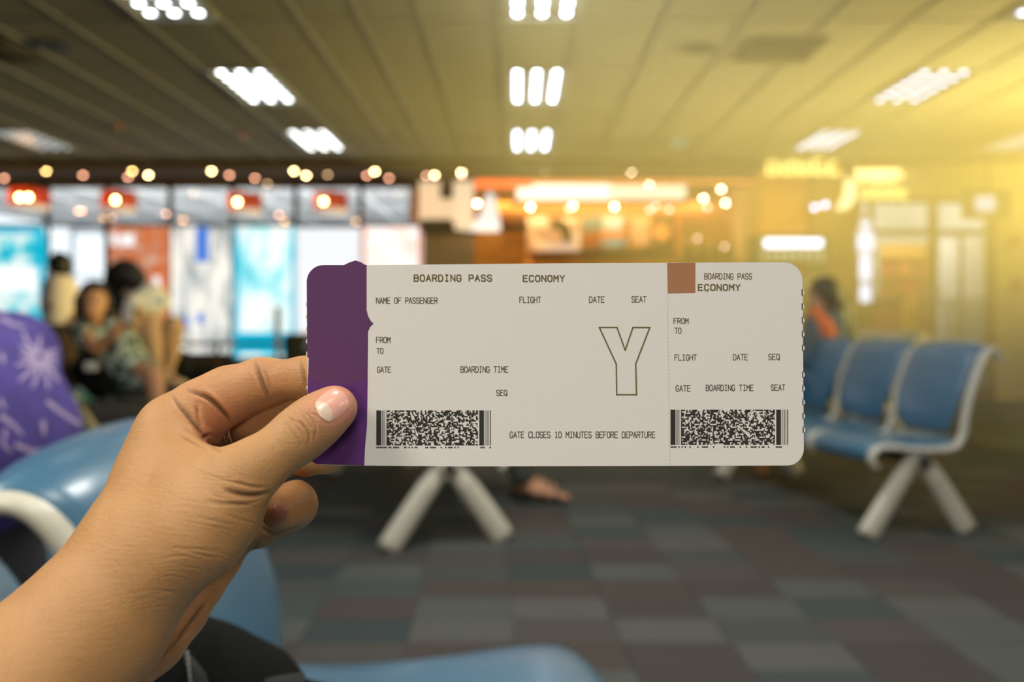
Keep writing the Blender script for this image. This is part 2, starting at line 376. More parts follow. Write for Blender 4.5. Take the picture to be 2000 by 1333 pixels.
# ================================================================== WINDOW WALL on the left, concourse beyond
win = bpy.data.objects.new('window_1', None); C.objects.link(win); win['kind'] = 'structure'
MX = [-30, 92, 210, 333, 455, 578, 705, 828]
ztop = P(0, 349, YF).z; zmid = P(0, 441, YF).z; zlow = P(0, 694, YF).z
xw0, xw1 = XL, P(828, 0, YF).x
allx = []
x = P(-30, 0, YF).x
while x > XL: allx.append(x); x -= 0.99
allx = allx[1:] + [P(p, 0, YF).x for p in MX]
for x in allx: mobj('mullion', box((x, YF, (ztop + zlow) / 2), (.07 if x < xw1 - .1 else .12, .09, ztop - zlow), .008), M_MULL, win)
for z, s in ((ztop, .06), (zmid, .05), (zlow, .08)): mobj('rail', box(((xw0 + xw1) / 2, YF, z), (xw1 - xw0, .08, s), .006), M_MULL, win)
for i in range(len(sorted(allx)) - 1):
    a, b = sorted(allx)[i:i + 2]
    mobj('upper_pane', box(((a + b) / 2, YF, (ztop + zmid) / 2), (b - a - .06, .012, ztop - zmid - .05)), M_GLASS, win)
    mobj('lower_pane', box(((a + b) / 2, YF, (zlow + zmid) / 2), (b - a - .06, .012, zmid - zlow - .06)), M_GLASS, win)
struct('wall_front', box(((xw0 + xw1) / 2, YF + .02, zlow / 2 - .02), (xw1 - xw0, .14, zlow - .02)), mat('plinth', rgb(52, 50, 46), .8))
struct('trim_2', box((-.6, YF + .05, CEIL + .02), (17.6, .18, .16)), M_PLASTER)
# concourse: its ceiling drops away to a far daylight front
CZ = EYE + 2.75
conc = struct('ceiling_concourse', box((-4.5, 19, CZ + .05), (18, 12, .1)), mat('concourse_ceiling', rgb(176, 178, 180), .8, vary=.05, scale=2))
for k in range(14):
    mobj('ceiling_rib', box((-12.5 + k * 1.15, 19, CZ - .03), (.10, 11.8, .06)), mat('rib_white', rgb(236, 238, 240), .5), conc)
for k in range(5): mobj('ceiling_rib', box((-4.5, 14.5 + k * 2.2, CZ - .02), (17.8, .08, .04)), mat('rib_dark', rgb(120, 120, 122), .6), conc)
struct('floor_concourse', box((-4.5, 19.2, -.04), (18, 12, .08)), mat('terrazzo', rgb(170, 172, 172), .25, vary=.08, scale=20))
w2 = bpy.data.objects.new('window_2', None); C.objects.link(w2); w2['kind'] = 'structure'
for k in range(13): mobj('mullion', box((-13.5 + k * 1.5, 24.9, CZ / 2), (.10, .14, CZ), .01), mat('pale_frame', rgb(190, 196, 200), .5), w2)
for z in (.9, 2.4, CZ - .1): mobj('rail', box((-4.5, 24.9, z), (18, .12, .08), .01), MATS['pale_frame'], w2)
# tarmac beyond
struct('ground_apron', box((-4.5, 45, -.3), (80, 40, .1)), mat('apron', rgb(196, 200, 202), .8, vary=.05, scale=1))

# posters on the lower panes (film; emission stands in for daylight from behind)
cy = (0.05, 0.62, 0.85, 1); wh = (1, 1, 1, 1)
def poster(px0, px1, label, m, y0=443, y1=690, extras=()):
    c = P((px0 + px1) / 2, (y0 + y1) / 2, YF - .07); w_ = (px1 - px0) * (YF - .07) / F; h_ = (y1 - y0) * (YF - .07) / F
    t = thing('window_poster', label, 'poster', (c.x, YF - .06, c.z), 0, 'glowing posters on the window wall')
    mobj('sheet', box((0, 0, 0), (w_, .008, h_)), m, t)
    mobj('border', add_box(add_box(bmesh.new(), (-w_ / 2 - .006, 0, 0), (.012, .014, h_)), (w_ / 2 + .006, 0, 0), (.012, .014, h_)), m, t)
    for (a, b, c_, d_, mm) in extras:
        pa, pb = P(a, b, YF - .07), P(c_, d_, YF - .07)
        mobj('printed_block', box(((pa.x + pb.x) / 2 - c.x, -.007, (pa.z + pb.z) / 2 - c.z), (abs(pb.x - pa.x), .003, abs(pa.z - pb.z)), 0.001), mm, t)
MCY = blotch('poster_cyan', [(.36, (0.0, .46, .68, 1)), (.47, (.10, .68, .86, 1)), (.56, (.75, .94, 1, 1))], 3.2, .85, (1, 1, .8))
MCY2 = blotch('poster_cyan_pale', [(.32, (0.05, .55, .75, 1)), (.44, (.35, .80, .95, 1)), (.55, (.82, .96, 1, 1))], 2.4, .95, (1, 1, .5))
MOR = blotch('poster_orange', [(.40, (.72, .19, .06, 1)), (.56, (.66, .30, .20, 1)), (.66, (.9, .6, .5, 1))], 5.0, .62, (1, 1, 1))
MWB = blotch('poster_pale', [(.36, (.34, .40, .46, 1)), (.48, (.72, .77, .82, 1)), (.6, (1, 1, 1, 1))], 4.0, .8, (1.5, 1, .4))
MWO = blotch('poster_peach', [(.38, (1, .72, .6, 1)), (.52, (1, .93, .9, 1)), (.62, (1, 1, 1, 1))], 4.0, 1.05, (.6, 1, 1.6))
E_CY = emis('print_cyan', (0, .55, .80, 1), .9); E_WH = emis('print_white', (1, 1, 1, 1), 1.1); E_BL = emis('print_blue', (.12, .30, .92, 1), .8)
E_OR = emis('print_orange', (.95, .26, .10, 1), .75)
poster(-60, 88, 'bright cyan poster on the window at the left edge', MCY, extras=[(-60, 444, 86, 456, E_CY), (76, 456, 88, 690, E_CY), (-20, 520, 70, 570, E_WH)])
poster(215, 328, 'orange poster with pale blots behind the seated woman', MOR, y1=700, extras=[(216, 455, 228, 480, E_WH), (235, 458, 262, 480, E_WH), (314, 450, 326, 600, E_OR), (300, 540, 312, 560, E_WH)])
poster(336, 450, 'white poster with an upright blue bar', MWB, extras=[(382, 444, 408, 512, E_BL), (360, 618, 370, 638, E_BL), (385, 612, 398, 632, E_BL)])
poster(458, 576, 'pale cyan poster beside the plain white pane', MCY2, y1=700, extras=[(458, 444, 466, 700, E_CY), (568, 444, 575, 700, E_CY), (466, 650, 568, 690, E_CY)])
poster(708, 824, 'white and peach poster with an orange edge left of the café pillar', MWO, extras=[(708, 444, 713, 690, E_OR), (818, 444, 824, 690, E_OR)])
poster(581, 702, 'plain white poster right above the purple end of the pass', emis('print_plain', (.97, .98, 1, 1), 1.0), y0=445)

# ------------------------------------------------------------------ small warm downlights along the soffit
E_W = emis('bulb_warm', (1, .66, .30, 1), 60); E_P = emis('bulb_pink', (1, .46, .28, 1), 17); E_D = emis('bulb_dim', (1, .62, .32, 1), 8); E_Y = emis('bulb_yellow', (1, .60, .20, 1), 34)
bulb_me = {}
def downlight(px, py, e, z=None, group='small warm downlights along the soffit', label='small round warm downlight in the row above the windows and café'):
    z = z if z is not None else CEIL + .02
    d = (z - .03 - EYE) * F / (CY - py); loc = P(px, py, d)
    t = thing('downlight', label, 'downlight', (loc.x, d, loc.z), 0, group)
    if e.name not in bulb_me:
        a = mobj('bulb', lathe([(.0, .012), (.022, .008), (.026, -.002), (.018, -.018), (0, -.026)], 12), e, t, True); b = mobj('rim', lathe([(.05, .03), (.05, -.004), (.034, -.006), (.03, .03)], 16), M_PLASTER, t)
        bulb_me[e.name] = (a.data, b.data)
    else: inst('bulb', bulb_me[e.name][0], t); inst('rim', bulb_me[e.name][1], t)
DLN = {(8, 347): 'at the extreme left edge, above the windows', (90, 333): 'above the cyan poster at the left edge', (162, 341): 'above the first white window pane', (258, 333): 'touching a pink one, above the second red pendant', (250, 345): 'just under a yellow one, above the second red pendant',
 (290, 341): 'above the right half of the orange poster', (413, 333): 'above the poster with the blue bar', (448, 341): 'right of a bright one, left of the third red pendant', (574, 333): 'above the right edge of the pale cyan poster', (598, 342): 'immediately right of the one over the pale cyan poster',
 (732, 334): 'above the peach poster', (716, 342): 'overlapping the bright one above the peach poster', (849, 341): 'above the left face of the cream sign box', (833, 342): 'at the top left corner of the cream sign box', (901, 336): 'above the right corner of the cream sign box', (902, 342): 'directly below another at the cream sign box',
 (1064, 337): 'above the left part of the cream light panel', (1233, 337): 'above the middle of the cream light panel', (1387, 338): 'above the right end of the red strip', (498, 347): 'above the third red pendant', (522, 358): 'just below the pink one by the third pendant', (760, 347): 'right of the pair above the peach poster', (640, 340): 'above the rightmost red pendant'}
for px, py, e in ((8, 347, E_P), (90, 333, E_Y), (162, 341, E_P), (258, 333, E_Y), (250, 345, E_P), (290, 341, E_W), (413, 333, E_W), (448, 341, E_P), (574, 333, E_W), (598, 342, E_W), (732, 334, E_W), (716, 342, E_P),
                  (849, 341, E_W), (833, 342, E_P), (901, 336, E_W), (902, 342, E_P), (1064, 337, E_D), (1233, 337, E_W), (1387, 338, E_Y), (498, 347, E_P), (522, 358, E_D), (760, 347, E_P), (640, 340, E_D)):
    downlight(px, py, e, label='small %s downlight %s' % ({'bulb_warm': 'bright warm', 'bulb_pink': 'pinkish', 'bulb_dim': 'faint', 'bulb_yellow': 'yellow'}[e.name], DLN[(px, py)]))
CDN = {(153, 412): 'left one of a touching pair', (160, 412): 'right one of a touching pair', (325, 418): 'single one before the third mullion', (545, 420): 'faint one between the two right pendants', (60, 352): 'above the leftmost red pendant', (245, 365): 'above the second red pendant', (512, 352): 'high right of the third red pendant', (706, 420): 'right of the rightmost red pendant'}
for px, py in ((153, 412), (160, 412), (325, 418), (545, 420), (60, 352), (245, 365), (512, 352), (706, 420)):
    z = CZ - .07; d = (z - EYE) * F / (CY - py); 
    if d < 13.3: z = CZ - .07; d = 14.0
    loc = P(px, py, d); t = thing('concourse_downlight', 'small peach downlight beyond the upper panes, ' + CDN[(px, py)], 'downlight', loc, 0, 'peach downlights of the concourse beyond the glass')
    mobj('bulb', lathe([(0, .02), (.035, .01), (.04, -.01), (0, -.03)], 12), E_P, t, True); mobj('stem', tube([(0, 0, .02), (0, 0, max(.03, CZ - loc.z))], .008, 6), M_TBAR, t)

# ------------------------------------------------------------------ red drum pendants
M_RED = bpy.data.materials.new('red_shade'); M_RED.use_nodes = True; nt = M_RED.node_tree; nt.nodes.clear()
o_ = nt.nodes.new('ShaderNodeOutputMaterial'); tr_ = nt.nodes.new('ShaderNodeBsdfTransparent'); tr_.inputs[0].default_value = (1, .72, .45, 1); tl_ = nt.nodes.new('ShaderNodeBsdfTranslucent'); tl_.inputs[0].default_value = (.30, .025, .008, 1)
df_ = nt.nodes.new('ShaderNodeBsdfDiffuse'); df_.inputs[0].default_value = (.4, .04, .015, 1); m1_ = nt.nodes.new('ShaderNodeMixShader'); m2_ = nt.nodes.new('ShaderNodeMixShader'); m1_.inputs[0].default_value = .35; m2_.inputs[0].default_value = .42
nt.links.new(tl_.outputs[0], m1_.inputs[1]); nt.links.new(df_.outputs[0], m1_.inputs[2]); nt.links.new(m1_.outputs[0], m2_.inputs[1]); nt.links.new(tr_.outputs[0], m2_.inputs[2]); nt.links.new(m2_.outputs[0], o_.inputs[0])
E_RG = emis('bulb_pendant', (1, .66, .30, 1), 150)
for px, py, lb, off in ((57, 388, 'red drum pendant lamp with two bulbs, leftmost of the row', (.05, -.08)), (232, 393, 'red drum pendant lamp, second from the left', (0,)),
                        (478, 397, 'red drum pendant lamp, third from the left', (-.07,)), (646, 396, 'red drum pendant lamp, rightmost of the row', (-.08,))):
    d = 11.9; l = P(px, py, d); t = thing('pendant_lamp', lb, 'pendant lamp', l, 0, 'red drum pendant lamps')
    R = .24 if px > 100 else .27
    mobj('shade', lathe([(R, -.10), (R + .004, -.10), (R + .004, .12), (R, .12)], 28), M_RED, t, True)
    mobj('top_plate', lathe([(R, .12), (R, .13), (.02, .14)], 28), mat('shade_brown', rgb(60, 20, 12), .6), t)
    mobj('diffuser', lathe([(R - .02, -.10), (R - .01, -.16), (R - .04, -.175), (0, -.178)], 28), mat('opal', rgb(235, 225, 215), .5, emit=(1, .85, .75, 1), estr=.35), t, True)
    for o_ in off: mobj('bulb', lathe([(0, .035), (.026, .02), (.030, 0), (.022, -.02), (0, -.03)], 12, c=(o_, -.1, 0)), E_RG, t, True)
    mobj('stem', tube([(0, 0, .13), (0, 0, CEIL - .07 - l.z + .08)], .012, 8), M_MULL, t)

# ================================================================== CAFE on the right
DS = 12.2     # café front
def wallq(name, px0, px1, py0, py1, d, m, th=.06, parent=None, bev=.004):
    a, b = P(px0, py0, d), P(px1, py1, d)
    return mobj(name, box(loc_of(parent, ((a.x + b.x) / 2, d + th / 2, (a.z + b.z) / 2)), (b.x - a.x, th, a.z - b.z), bev), m, parent)
def floorq(px0, px1, py0, d, name, m, th=.3, parent=None, bev=.005):   # standing on the floor
    return wallq(name, px0, px1, py0, CY + EYE * F / d, d, m, th, parent, bev)
# rear wall of the whole café and its side
o = wallq('wall_cafe_rear', 800, 1700, 330, CY + EYE * F / 15.2, 15.2, M_WOOD, .1); o['kind'] = 'structure'
o = struct('ceiling_cafe', box((P(1150, 0, 13.7).x, 13.9, P(0, 345, 12.3).z + .3), (6.2, 2.9, .08)), mat('cafe_ceiling', rgb(208, 160, 88), .8))
cf = o
# pillar in grey and honey panels
t = thing('pillar', 'grey-brown square pillar between the window wall and the café', 'pillar', (P(877, 0, DS).x, DS, 0))
wallq('shaft', 829, 924, 455, CY + EYE * F / DS, DS, mat('pillar_grey', rgb(150, 128, 100), .6), .7, t)
wallq('cap', 822, 930, 430, 455, DS - .05, M_DWOOD, .8, t)
t = thing('wall_cladding', 'orange honey wood cladding right of the grey pillar', 'wall panel', (P(975, 0, DS + .1).x, DS + .1, 0))
for a in (926, 978):
    wallq('panel', a, a + 50, 448, CY + EYE * F / DS, DS + .1, M_WOOD, .08, t)
wallq('frame', 924, 1032, 436, 448, DS + .05, M_DWOOD, .2, t)
# lit sign box
t = thing('sign_box', 'glowing cream sign box with a dark purple plate above the pillar', 'sign', P(870, 395, DS - .35))
E_CR = emis('sign_cream', (1, .68, .38, 1), 1.0); E_CR2 = emis('sign_cream_bright', (1, .72, .42, 1), 1.1)
wallq('lit_face', 818, 860, 354, 428, DS - .35, E_CR, .12, t); wallq('lit_face', 860, 925, 354, 430, DS - .33, E_CR, .12, t)
wallq('lit_corner', 888, 922, 356, 448, DS - .38, E_CR2, .1, t); wallq('plate', 860, 885, 350, 388, DS - .40, mat('plate_purple', rgb(66, 40, 70), .5), .03, t)
wallq('hanger', 868, 876, 322, 352, DS - .33, M_DARK, .04, t)
wallq('under_board', 826, 880, 428, 452, DS - .34, mat('board_grey', rgb(96, 86, 70), .7), .1, t)
# white sculptural sail with a lit shelf
t = thing('display_shelf', 'bright white peaked ornament on a lit shelf above the honey cladding', 'ornament', P(940, 440, DS - .2))
wallq('shelf', 906, 976, 436, 448, DS - .25, emis('shelf_white', (1, .90, .72, 1), 1.4), .3, t)
prof = [(925, 436), (938, 420), (944, 400), (950, 380), (958, 374), (966, 382), (968, 400), (974, 420), (976, 436)]
bm = bmesh.new(); fr = [bm.verts.new(loc_of(t, P(a, b, DS - .2))) for a, b in prof]; bk = [bm.verts.new(v.co + Vector((0, .14, 0))) for v in fr]
bm.faces.new(fr); bm.faces.new(bk[::-1])
for i in range(len(prof)): bm.faces.new((fr[i], fr[(i + 1) % len(prof)], bk[(i + 1) % len(prof)], bk[i]))
mobj('peak', bm, emis('peak_white', (1, .93, .78, 1), 1.1), t)
# fascia: red strip and cream light cove
t = thing('fascia', 'café fascia with a thin red-orange strip turning down at its right end', 'fascia', P(1200, 357, DS - .3))
E_RED = emis('strip_red', (1, .14, .03, 1), 2.2); E_RED2 = emis('strip_amber', (1, .30, .05, 1), 1.7)
wallq('strip', 928, 1040, 351, 366, DS - .3, E_RED, .06, t); wallq('strip', 1040, 1474, 351, 358, DS - .3, E_RED2, .06, t); wallq('strip', 1466, 1478, 358, 470, DS - .3, mat('post_gold', rgb(205, 160, 70), .5), .1, t)
wallq('board', 928, 1474, 338, 351, DS - .26, M_PLASTER, .08, t)
t = thing('light_cove', 'long cream glowing light panel across the café front', 'light panel', P(1190, 376, DS + .1))
wallq('lit_panel', 1010, 1190, 360, 390, DS + .1, emis('cove_bright', (1, .86, .55, 1), 2.4), .08, t); wallq('lit_panel', 1190, 1340, 362, 388, DS + .14, emis('cove_soft', (1, .76, .40, 1), 2.0), .08, t)
wallq('casing', 1000, 1350, 390, 396, DS + .05, M_WOOD, .3, t)
wallq('valance', 940, 1466, 396, 420, DS + .6, mat('valance_tan', rgb(196, 140, 62), .7), .06, t)
# spots under the cove
CSN = {(932, 398): 'beside the white peaked ornament', (1036, 405): 'first under the cream light panel', (1112, 407): 'lower one of the overlapping pair above the woman poster', (1119, 402): 'upper one of the overlapping pair above the woman poster', (1200, 404): 'above the menu board with teal pictures',
 (1268, 362): 'single one in front of the cream light panel', (1269, 410): 'lower left of the trio above the peach menu board', (1280, 403): 'upper right of the trio above the peach menu board', (1306, 409): 'above the dark menu board', (1333, 386): 'lower of two at the right end of the light panel', (1330, 378): 'upper of two at the right end of the light panel',
 (1374, 388): 'above the left door of the honey cabinet', (1381, 405): 'faint one above the middle of the honey cabinet', (1408, 370): 'highest of the group at the right of the café', (1417, 397): 'above the right door of the honey cabinet', (1445, 386): 'rightmost one, beside the peach post',
 (1362, 466): 'low faint one on the honey cabinet', (1415, 482): 'lowest faint one on the honey cabinet', (1480, 456): 'left of the fridge light tube', (1633, 558): 'small amber one right of the fridge'}
for px, py in ((932, 398), (1036, 405), (1112, 407), (1119, 402), (1200, 404), (1268, 362), (1269, 410), (1280, 403), (1306, 409), (1333, 386), (1330, 378), (1374, 388), (1381, 405), (1408, 370), (1417, 397), (1445, 386), (1362, 466), (1415, 482), (1480, 456), (1633, 558)):
    d = DS + .35 if py < 430 else (11.6 if px == 1633 else DS - .1); l = P(px, py, d); t = thing('cafe_spot', 'small warm café spotlight, %s' % CSN[(px, py)], 'spotlight', l, 0, 'café spotlights')
    e = E_W if py < 400 or px in (1036, 1119, 1200) else E_P
    if py > 430: e = E_D
    mobj('bulb', lathe([(0, .02), (.022, .012), (.026, -.004), (0, -.026)], 12), e, t, True)
    mobj('holder', tube([(0, 0.0, .022), (0, .02, .10)] if py < 430 else [(0, .01, .01), (0, .12, .03)], .02, 8), M_DARK, t)
    if py < 430: mobj('drop_rod', tube([(0, .02, .09), (0, .02, 3.34 - l.z)], .006, 6), M_DARK, t)
# pictures and menu boards on the café wall
DB = 13.0
t = thing('wall_poster', 'large cream poster of a dark-haired woman in white on the café wall', 'poster', P(1085, 470, DB))
wallq('sheet', 1030, 1133, 424, 490, DB, blotch('poster_cream', [(.4, rgb(190, 150, 96)), (.5, rgb(232, 206, 158)), (.62, rgb(246, 230, 196))], 4.0, .35), .03, t)  # sheet, printed shirt and face glow by added emission
def flat_shape(name, pts, d, m, parent, th=.012):
    bm = bmesh.new(); fr = [bm.verts.new(loc_of(parent, P(a, b, d))) for a, b in pts]; bk = [bm.verts.new(v.co + Vector((0, th, 0))) for v in fr]
    bm.faces.new(fr); bm.faces.new(bk[::-1])
    for i in range(len(pts)): bm.faces.new((fr[i], fr[(i + 1) % len(pts)], bk[(i + 1) % len(pts)], bk[i]))
    return mobj(name, bm, m, parent)
flat_shape('printed_body', [(1068, 490), (1076, 484), (1098, 474), (1112, 476), (1126, 484), (1131, 490)], DB - .02, mat('print_shirt', rgb(232, 226, 214), .7, emit=(1, .95, .88, 1), estr=.25), t)
flat_shape('printed_hair', [(1070, 440), (1080, 428), (1096, 426), (1110, 436), (1117, 455), (1115, 474), (1104, 476), (1098, 460), (1088, 448), (1076, 448)], DB - .022, mat('print_hair', rgb(84, 66, 20), .8), t)
flat_shape('printed_face', [(1072, 447), (1088, 446), (1098, 458), (1100, 474), (1090, 482), (1080, 478), (1074, 465)], DB - .02, mat('print_face', rgb(226, 184, 130), .7, emit=(1, .7, .4, 1), estr=.15), t)
wl = floorq(1128, 1318, 402, 13.05, 'wall_cafe_menu', mat('menu_wall', rgb(214, 156, 62), .7), .08); wl['kind'] = 'structure'
def menu(px0, px1, py0, py1, label, blocks, bmat):
    t = thing('menu_board', label, 'menu board', P((px0 + px1) / 2, (py0 + py1) / 2, DB)); wallq('board', px0, px1, py0, py1, DB, bmat, .04, t)
    for i, (a, b, c_, d_, m) in enumerate(blocks): wallq('picture', a, c_, b, d_, DB - .015, m, .012, t)
def ep(n, c, s=.45): return mat(n, c, .6, emit=c, estr=s)
menu(1134, 1222, 418, 486, 'menu board with teal and orange food pictures', [(1138, 422, 1175, 450, ep('teal_dim', rgb(120, 140, 110))), (1178, 422, 1216, 450, ep('mint', rgb(176, 204, 170), .7)), (1142, 455, 1172, 478, ep('rust', rgb(176, 84, 24))),
      (1174, 452, 1220, 464, ep('orange_m', rgb(236, 130, 44), .7)), (1178, 466, 1220, 484, ep('teal_m', rgb(120, 168, 160), .6))], mat('menu_tan', rgb(206, 150, 80), .7))
menu(1226, 1272, 420, 486, 'plain peach menu board in the middle of the café wall', [(1232, 424, 1268, 480, ep('peach_m', rgb(228, 176, 110), .5))], mat('menu_tan2', rgb(190, 130, 60), .7))
menu(1273, 1318, 420, 486, 'dark menu board with a round orange dish', [], mat('menu_olive', rgb(104, 84, 20), .7))
t2 = [o for o in bpy.data.objects if o.name.startswith('menu_board')][-1]
flat_shape('picture', [(1291 + 17 * math.cos(a * math.pi / 8), 455 + 17 * math.sin(a * math.pi / 8)) for a in range(16)][::-1], DB - .02, ep('dish', rgb(226, 158, 66), .6), t2)
# café counter and cabinets
t = thing('counter', 'dark topped café counter below the menu boards', 'counter', (P(1200, 0, 12.5).x, 12.5, 0))
floorq(1040, 1320, 500, 12.5, 'body', M_WOOD, .45, t); wallq('worktop', 1036, 1322, 492, 502, 12.45, M_DWOOD, .52, t)
for k in range(5): wallq('front_panel', 1046 + 58 * k, 1098 + 58 * k, 506, 700, 12.47, mat('panel_gold', rgb(214, 148, 50), .5, vary=.12, scale=5), .03, t)
for i, (px, c, hh) in enumerate(((1170, rgb(150, 80, 30), 14), (1190, rgb(200, 170, 110), 18), (1212, rgb(120, 100, 40), 12), (1240, rgb(220, 160, 60), 16), (1262, rgb(140, 60, 30), 12))):
    a = P(px, 492, 12.6); tg = thing('jar', ['brown', 'tall cream', 'squat olive', 'amber', 'rust'][i] + ' jar standing on the café counter', 'jar', a, 0, 'jars on the café counter')
    s = hh * 12.6 / F; mobj('body', lathe([(.045, 0), (.055, s * .3), (.05, s * .8), (.03, s)], 14), mat('jar_%d' % i, c, .3), tg, True); mobj('lid', lathe([(.034, s), (.034, s + .02), (0, s + .024)], 14), M_DWOOD, tg)
t = thing('cabinet', 'tall honey-coloured cabinet at the right side of the café', 'cabinet', (P(1385, 0, 12.7).x, 12.7, 0))
floorq(1326, 1440, 424, 12.7, 'carcass', M_WOOD, .5, t)
for k in range(3):
    dd = wallq('door', 1330 + 36 * k, 1363 + 36 * k, 430, 690, 12.68, mat('door_amber', rgb(206, 146, 44), .45, vary=.1, scale=4), .03, t)
for i, px in enumerate((1345, 1372, 1398, 1424)):
    a = P(px, 505, 12.3); tg = thing('dispenser', 'small dark olive dispenser on the right counter, ' + ['first', 'second', 'third', 'fourth'][i] + ' from the left', 'dispenser', a, 0, 'dispensers on the right counter')
    mobj('body', lathe([(.07, 0), (.08, .1), (.07, .2), (.03, .24)], 14), mat('olive_metal', rgb(110, 84, 22), .4, metal=.3), tg, True); mobj('spout', tube([(0, -.07, .12), (0, -.12, .10), (0, -.12, .06)], .012, 8), M_DARK, tg)
t = thing('side_counter', 'low amber counter in front of the honey cabinet', 'counter', (P(1385, 0, 12.3).x, 12.2, 0))
floorq(1340, 1422, 512, 12.18, 'body', M_WOOD, .25, t); wallq('worktop', 1338, 1425, 505, 512, 12.12, M_DWOOD, .34, t)
t = thing('pillar', 'pale peach post at the right end of the café', 'pillar', (P(1462, 0, DS - .2).x, DS - .2, 0))
floorq(1440, 1480, 366, DS - .2, 'shaft', mat('post_peach', rgb(232, 184, 116), .6), .3, t); floorq(1438, 1482, 560, DS - .22, 'base', M_WOOD, .34, t)
# yellow wall block, fridge
t = thing('wall_panel', 'wide yellow-ochre wall block between the café and the shop', 'wall panel', (P(1530, 0, 11.9).x, 11.9, 0))
floorq(1482, 1584, 340, 11.9, 'panel', mat('ochre', rgb(222, 166, 60), .7, vary=.04, scale=2), .4, t); wallq('cornice', 1478, 1590, 334, 344, 11.85, M_WOOD, .5, t)
t = thing('display_fridge', 'drinks fridge with a glowing white tube along its top', 'fridge', (P(1545, 0, 11.4).x, 11.3, 0))
floorq(1478, 1622, 458, 11.3, 'body', mat('fridge_olive', rgb(92, 84, 30), .5), .5, t)
mobj('light_tube', tube([loc_of(t, P(1495, 475, 11.2)), loc_of(t, P(1604, 475, 11.2))], .055, 10), emis('tube_white', (1, .98, .85, 1), 4.0), t)
for r_ in range(4):
    wallq('shelf', 1484, 1616, 510 + r_ * 26, 513 + r_ * 26, 11.2, M_ALU, .2, t)
cols = [rgb(230, 240, 210), rgb(120, 170, 60), rgb(200, 200, 180), rgb(90, 130, 50), rgb(220, 170, 60), rgb(190, 90, 40)]
bme = []
for i, c in enumerate(cols):
    bm = lathe([(.03, 0), (.034, .01), (.034, .09), (.014, .125), (.014, .14), (0, .142)], 10); me = bpy.data.meshes.new('bottle'); bm.to_mesh(me); bm.free(); me.materials.append(mat('bottle_%d' % i, c, .3)); bme.append(me)
rows = ['top', 'second', 'third', 'bottom']
for r_ in range(4):
    for k in range(8):
        BC = ['whitish', 'green', 'grey', 'dark green', 'amber', 'rust']; ORD = ['first', 'second', 'third', 'fourth', 'fifth', 'sixth', 'seventh', 'eighth']
        a = P(1492 + k * 16, 510 + r_ * 26, 11.25); o = bpy.data.objects.new('bottle', bme[(k * 2 + r_) % 6 if r_ else 0]); C.objects.link(o); o.location = a
        tag(o, '%s bottle, %s from the left on the %s fridge shelf' % (BC[(k * 2 + r_) % 6 if r_ else 0], ORD[k], rows[r_]), 'bottle', 'bottles on the %s shelf of the fridge' % rows[r_])
# hanging yellow letter signs (illegible in the photograph: glowing strokes)
E_YS = emis('neon_yellow', (1, .80, .16, 1), 2.6)
def neon(px0, px1, py0, py1, d, label, n, hang):
    t = thing('hanging_sign', label, 'sign', P((px0 + px1) / 2, (py0 + py1) / 2, d))
    wallq('board', px0 - 8, px1 + 8, py0 - 5, py1 + 5, d, mat('sign_olive', rgb(150, 124, 40), .6), .05, t)
    rr = random.Random(n); w_ = (px1 - px0) / n
    for k in range(n):
        a = px0 + k * w_ + 1; b = a + w_ * .78; ph = (py1 - py0) * rr.uniform(.55, 1); m_ = py1 - ph
        pts = [(a, py1), (a, m_), (b, m_ + 2), (b, py1)] if k % 2 else [(b, m_), (a, m_), (a, py1), (b, py1)]
        mobj('letter', tube([loc_of(t, P(x_, y_, d - .03)) for x_, y_ in pts], .022, 6), E_YS, t)
    for x_ in (px0 + 6, px1 - 6): mobj('hanger', tube([loc_of(t, P(x_, py0 - 5, d + .02)), loc_of(t, P(x_, py0 - 5, d + .02)) + Vector((0, 0, hang))], .008, 6), M_DARK, t)
neon(1500, 1636, 310, 340, 10.9, 'long glowing yellow lettered sign hanging under the ceiling end', 9, .02)
neon(1684, 1772, 362, 386, 10.8, 'smaller glowing yellow lettered sign above the glass doors', 7, .38)
t = thing('crescent_lamp', 'glowing yellow crescent lamp left of the glass doors', 'lamp', P(1650, 380, 11.2))
mobj('crescent', tube([loc_of(t, P(a, b, 11.2)) for a, b in ((1652, 348), (1660, 362), (1660, 382), (1650, 400), (1634, 410))], [.02, .075, .09, .075, .02], 12), emis('crescent', (1, .76, .26, 1), 2.6), t, True)
mobj('bracket', tube([loc_of(t, P(1652, 380, 11.25)), loc_of(t, P(1652, 380, 11.7))], .02, 8), M_DARK, t)
t = thing('wall_backdrop', 'dark olive wall section behind the crescent lamp', 'wall panel', (P(1635, 0, 11.75).x, 11.75, 0))
floorq(1584, 1684, 352, 11.75, 'panel', mat('olive_wall', rgb(176, 140, 50), .8), .2, t); floorq(1584, 1684, 610, 11.72, 'skirting_board', M_DWOOD, .05, t)
for px, py, lb in ((1591, 405, 'cool white spot lamp, left of the pair beside the crescent'), (1612, 400, 'cool white spot lamp, right of the pair beside the crescent')):
    t = thing('spot_lamp', lb, 'spotlight', P(px, py, 11.1), 0, 'pair of cool white spot lamps'); mobj('bulb', lathe([(0, .03), (.035, .02), (.04, -.01), (0, -.04)], 12), emis('cool_white', (.92, .94, 1, 1), 6), t, True)
    mobj('stem', tube([(0, .02, .02), (0, .3, .06), (0, .68, .06)], .012, 8), M_DARK, t)

